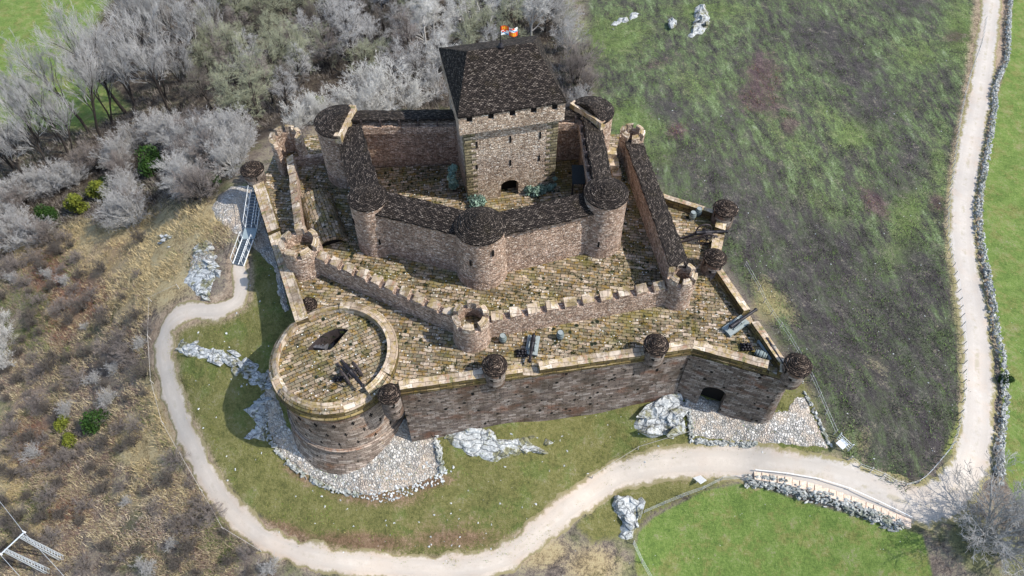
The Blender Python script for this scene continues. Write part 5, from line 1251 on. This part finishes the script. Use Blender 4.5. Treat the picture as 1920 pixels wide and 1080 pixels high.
plant('dm_grey',1842,1008,1.75,'big bushy bare tree in the lower right corner where track and meadow meet','tree',None)
plant('dm_grey',1885,1040,1.4,'bare tree in the lower right corner, the one nearer the frame edge','tree',None)
# ---- leafy shrubs
def leaf_mesh(name,seed,R0,Hh,n,ls,mat,lob=7):
    r=np.random.RandomState(seed); C_=r.normal(0,1,(lob,3)); C_/=np.linalg.norm(C_,axis=1)[:,None]; C_=C_*np.array([R0*.55,R0*.55,Hh*.3])+np.array([0,0,Hh*.5]); rad=r.uniform(.35,.6,lob)*min(R0,Hh)
    k=r.randint(0,lob,n); d=r.normal(0,1,(n,3)); d/=np.linalg.norm(d,axis=1)[:,None]; p=C_[k]+d*(rad[k]*r.uniform(.55,1.05,n))[:,None]; p[:,2]=np.maximum(p[:,2],.02)
    a=r.normal(0,1,(n,3)); a/=np.linalg.norm(a,axis=1)[:,None]; b=np.cross(a,r.normal(0,1,(n,3))); b/=np.linalg.norm(b,axis=1)[:,None]; s=(ls*r.uniform(.6,1.4,n))[:,None]
    V=np.stack([p-a*s,p-b*s*.5,p+a*s,p+b*s*.5],1).reshape(-1,3); me=bpy.data.meshes.new(name); me.from_pydata(V.tolist(),[],[(4*i,4*i+1,4*i+2,4*i+3) for i in range(n)]); me.materials.append(mat); return me
LM={'dark':leaf_mesh('foliage',1,1.6,2.2,2600,.13,M['leaf_dark']),'olive':leaf_mesh('foliage',2,1.9,3.0,3000,.14,M['leaf_olive']),'pale':leaf_mesh('foliage',3,1.0,1.0,900,.17,M['leaf_pale'],6),'climb':leaf_mesh('foliage',4,.75,4.2,1500,.18,M['leaf_pale'],9),'green':leaf_mesh('foliage',5,1.3,1.4,1800,.12,M['leaf_olive'])}
stem=segs_mesh('stem',twig_tree(9,1.6,.1,6,.7,.1,.07,2,(4,),3,.03)[0],M['trunk'],5)
def bush(k,q,s,label,group=None,nm='leafy_shrub',cat='shrub'):
    t=thing(nm,label,cat,q,group); ORG[t.name]=Vector((0,0,0)); t.rotation_euler=(0,0,rng.uniform(0,6.28)); t.scale=(s,s,s)
    for n_,me in (('foliage',LM[k]),('stem',stem)):
        o=bpy.data.objects.new(n_,me); COL.objects.link(o); o.parent=t
bush('dark',G(295,318),1.7,'round dark green evergreen bush amid the pale thicket')
for px,py,s,k,l in ((150,398,1.15,'olive','yellow-green bush at the lower edge of the pale thicket, left one of a pair'),(192,372,1.1,'olive','yellow-green bush at the lower edge of the pale thicket, right one of a pair'),(95,408,1.2,'dark','dark evergreen bush left of the two yellow-green bushes'),(188,795,1.25,'dark','dark green bush in the middle of the left scrub'),(126,795,1.0,'green','mid green bush left of the dark green one in the scrub'),(138,826,.95,'green','low green bush just below the mid green one in the scrub'),(1881,715,.6,'dark','dark bush growing against the dry stone wall'),(598,195,.9,'green','bright green ivy-like bush in front of the frosty white trees'),(205,350,.8,'dark','small dark bush above the yellow-green pair'),(405,345,.8,'dark','dark bush between the thicket and the rear left turret'),(450,262,.7,'green','small bright green bush beside the rear left corner of the middle wall')):
    bush(k,G(px,py),s,l)
for px,py,z,k,s,l in ((853,360,T2,'climb',1.15,'tall pale blue-green bush climbing the left corner of the keep'),(893,381,T2,'pale',1.25,'pale bush just inside the inner front wall left of the keep door'),(1000,362,T2,'pale',1.15,'pale bush right of the keep door, the nearer one to it'),(1022,356,T2,'pale',1.1,'pale bush under the right corner of the keep'),(1038,352,T2,'climb',.55,'upright pale bush at the right end of the keep foot')):
    bush(k,P(px,py,z),s,l,nm='courtyard_bush')
# ---- scrub shrubs of the lower left
SCR=[(8,480),(130,450),(300,450),(285,560),(282,700),(310,800),(390,950),(470,1030),(520,1078),(8,1078)]
nsc=0
for i,((x,y),q) in enumerate(poisson(SCR,200,1.7,7000)):
    k=rng.choice(['sc_grey','sc_brown','sc_dark','sc_brown','sc_dark','sc_brown','sc_dark'])
    dry=any(((x-a)/rx)**2+((y-b)/ry)**2<1 for a,b,rx,ry in ((250,460,90,50),(290,520,60,70),(300,810,40,90)))
    if dry and rng.random()<.85: continue
    if rng.random()<.25: continue
    plant(k,q,0,rng.uniform(.55,1.3),'low brownish bare shrub in the rough scrub left of the path','shrub','low shrubs of the left scrub',nm='scrub_shrub')
# ---- blades and tufts nobody could count
def tufts(name,label,poly,n,hmin,hmax,blades,pal,width=.05,spread=.35,avoid=None):
    q=inpoly_pts(poly,n); W=Gv([p[0] for p in q],[p[1] for p in q]); n=len(W); r=nrs
    clump=vnoise(W[:,0],W[:,1],.35,5)*.6+vnoise(W[:,0],W[:,1],1.1,6)*.4
    keep=clump>np.percentile(clump,30); W=W[keep]; clump=clump[keep]; n=len(W)
    base=np.repeat(W,blades,0)+np.stack([r.normal(0,spread*.4,n*blades),r.normal(0,spread*.4,n*blades),np.full(n*blades,-.03)],-1)
    hh=(r.uniform(hmin,hmax,n)*(.6+clump))[:,None].repeat(blades,1).ravel()*r.uniform(.5,1.1,n*blades)
    th=r.uniform(0,6.283,n*blades); ln=r.uniform(.15,1.1,n*blades); tip=base+np.stack([np.cos(th)*hh*ln,np.sin(th)*hh*ln,hh],-1); w=width*r.uniform(.6,1.4,n*blades); ph=th+r.uniform(.8,2.2,n*blades)
    sd=np.stack([np.cos(ph)*w,np.sin(ph)*w,np.zeros(n*blades)],-1); V=np.stack([base-sd,base+sd,tip],1).reshape(-1,3); m=n*blades
    me=bpy.data.meshes.new(name); me.vertices.add(3*m); me.vertices.foreach_set('co',V.astype(np.float32).ravel()); me.loops.add(3*m); me.loops.foreach_set('vertex_index',np.arange(3*m,dtype=np.int32)); me.polygons.add(m); me.polygons.foreach_set('loop_start',np.arange(0,3*m,3,dtype=np.int32)); me.polygons.foreach_set('loop_total',np.full(m,3,dtype=np.int32)); me.update(calc_edges=True)
    pl=np.array([lin(c) for c in pal]); patch=vnoise(W[:,0],W[:,1],.10,9)*.65+vnoise(W[:,0],W[:,1],.5,3)*.25+r.uniform(0,1,n)*.3-.05
    ci=np.clip((patch*len(pal)).astype(int),0,len(pal)-1); ck=pl[ci]*np.array([1,1,1,0])*r.uniform(.75,1.25,n)[:,None]; ck[:,3]=1
    qx,qy=project(W[:,0],W[:,1],W[:,2])
    for lst,cc,amt in ((DRY,'#b3a27c',.8),(RUD,'#80604f',.65)):
        k_=blobs(lst,qx,qy)*amt*r.uniform(.4,1.2,n)>.38; ck[k_,:3]=np.array(lin(cc)[:3])*r.uniform(.7,1.3,k_.sum())[:,None]
    cv=np.repeat(ck,blades*3,0); a=me.color_attributes.new('tint','FLOAT_COLOR','POINT'); a.data.foreach_set('color',cv.astype(np.float32).ravel()); me.materials.append(M['tuft'])
    o=bpy.data.objects.new(name,me); COL.objects.link(o); return tag(o,label,'undergrowth',None,'stuff')
tufts('scrub_undergrowth','tangled brown and green undergrowth of the left scrub',[(0,420),(150,430),(300,420),(400,400),(440,440),(340,540),(285,560),(282,700),(310,800),(390,950),(470,1030),(560,1085),(0,1085)],15000,.2,.65,13,['#46443c','#566338','#7a6d5f','#6a7545','#998b77','#ada07e','#7c685f','#bcae92','#958b83'],.026,.9)
tufts('wood_undergrowth','brown undergrowth between the bare trees',[(0,300),(150,250),(300,150),(420,20),(1040,-20),(1100,190),(800,215),(600,230),(470,260),(380,400),(200,430),(0,470)],11000,.3,1.0,11,['#3b3733','#57524e','#6f6862','#8a8279','#5a5c4a','#97918a'],.035,1.0)
tufts('slope_undergrowth','low dark heath and bracken on the slope right of the castle',Z_SLOPE[3:]+[(1080,0)],14000,.08,.32,10,['#2f2d2c','#3d4531','#4f5d3a','#4b4544','#74894f','#574e4e','#5f7542','#3a3838'],.035,1.1)
tufts('meadow_grass','short tufty grass of the lawns and meadows',Z_LAWN+[],5000,.05,.14,8,['#4f5e28','#77803a','#8f8f4e','#6b8a33','#a09a60'],.03,.7)
def court_tufts():
    """weeds growing in the joints of the paving"""
    V=[];C=[]
    dark=[lin(c) for c in ('#1d2a14','#2c3a1c','#39421d','#4a5228')]
    for poly,z,n in (([(A.x,A.y+1),(B.x,B.y+1),(Cc.x-1.5,Cc.y+1.4),(D.x-1,D.y),(RFm.x,RFm.y-2),(FCm.x,FCm.y-2.4)],T0,330),([(FLm.x+2,FLm.y),(FCm.x,FCm.y+2),(RFm.x-2,RFm.y+1),(RFm.x-3,RFm.y+8),(FR.x+3,FR.y),(FR.x,FR.y-3),(FC.x+1,FC.y-4),(FC.x-3,FC.y-3),(FL.x,FL.y-3)],T1,360),([(FLm.x+1,FLm.y+2),(FL.x-3,FL.y),(RL.x-3,RL.y),(LRm.x+2,LRm.y-2)],T1,150),([(FL.x+2,FL.y+1),(KFL.x,KFL.y),(KFL.x-2,KFL.y+6),(RL.x+4,RL.y)],T2,150),([(ART.x-4,ART.y-2),(ART.x,ART.y-4.5),(ART.x+4,ART.y-1),(ART.x+2,ART.y+4),(ART.x-3,ART.y+3.5)],.2,60)):
        for x,y in inpoly_pts(poly,n):
            s=rng.uniform(.10,.36); k=rng.randint(7,12); c=rng.choice(dark)
            for i in range(k):
                a=rng.uniform(0,6.28); r0=rng.uniform(0,s); q=Vector((x+r0*math.cos(a),y+r0*.7*math.sin(a),z-.01)); b=rng.uniform(0,6.28); w=rng.uniform(.03,.06)
                V+= [tuple(q+Vector((math.cos(b)*w,math.sin(b)*w,0))),tuple(q-Vector((math.cos(b)*w,math.sin(b)*w,0))),tuple(q+Vector((rng.uniform(-.1,.1),rng.uniform(-.1,.1),rng.uniform(.06,.2))))]; C+=[c]*3
    me=bpy.data.meshes.new('paving_weeds'); me.from_pydata(V,[],[(3*i,3*i+1,3*i+2) for i in range(len(V)//3)]); a=me.color_attributes.new('tint','FLOAT_COLOR','POINT'); a.data.foreach_set('color',np.array(C,dtype=np.float32).ravel()); me.materials.append(M['tuft'])
    o=bpy.data.objects.new('paving_weeds',me); COL.objects.link(o); return tag(o,'dark green weeds growing in the joints of the castle paving','weeds',None,'stuff')
court_tufts()
# ------------------------------------------------------------------ daylight
SUN_AZ=math.atan2(-.20,.98); EL=R(49)
sd=Vector((math.cos(EL)*math.cos(SUN_AZ),math.cos(EL)*math.sin(SUN_AZ),math.sin(EL)))
L=bpy.data.lights.new('sun','SUN'); L.energy=3.1; L.angle=R(.5); L.color=(1,.95,.88); so=bpy.data.objects.new('sun',L); COL.objects.link(so); so.rotation_euler=(-sd).to_track_quat('-Z','Y').to_euler(); so.location=(60,-40,80)
w=bpy.data.worlds.new('World'); scene.world=w; w.use_nodes=True; nt=w.node_tree; sk=nt.nodes.new('ShaderNodeTexSky'); sk.sky_type='NISHITA'; sk.sun_disc=False; sk.sun_elevation=EL; sk.sun_rotation=math.pi/2-SUN_AZ
bg=nt.nodes['Background']; bg.inputs['Strength'].default_value=.15; nt.links.new(sk.outputs[0],bg.inputs[0])
scene.view_settings.view_transform='Standard'; scene.view_settings.look='None'; scene.view_settings.exposure=.82; scene.view_settings.gamma=1
scene.cycles.max_bounces=4; scene.cycles.diffuse_bounces=2; scene.cycles.glossy_bounces=1
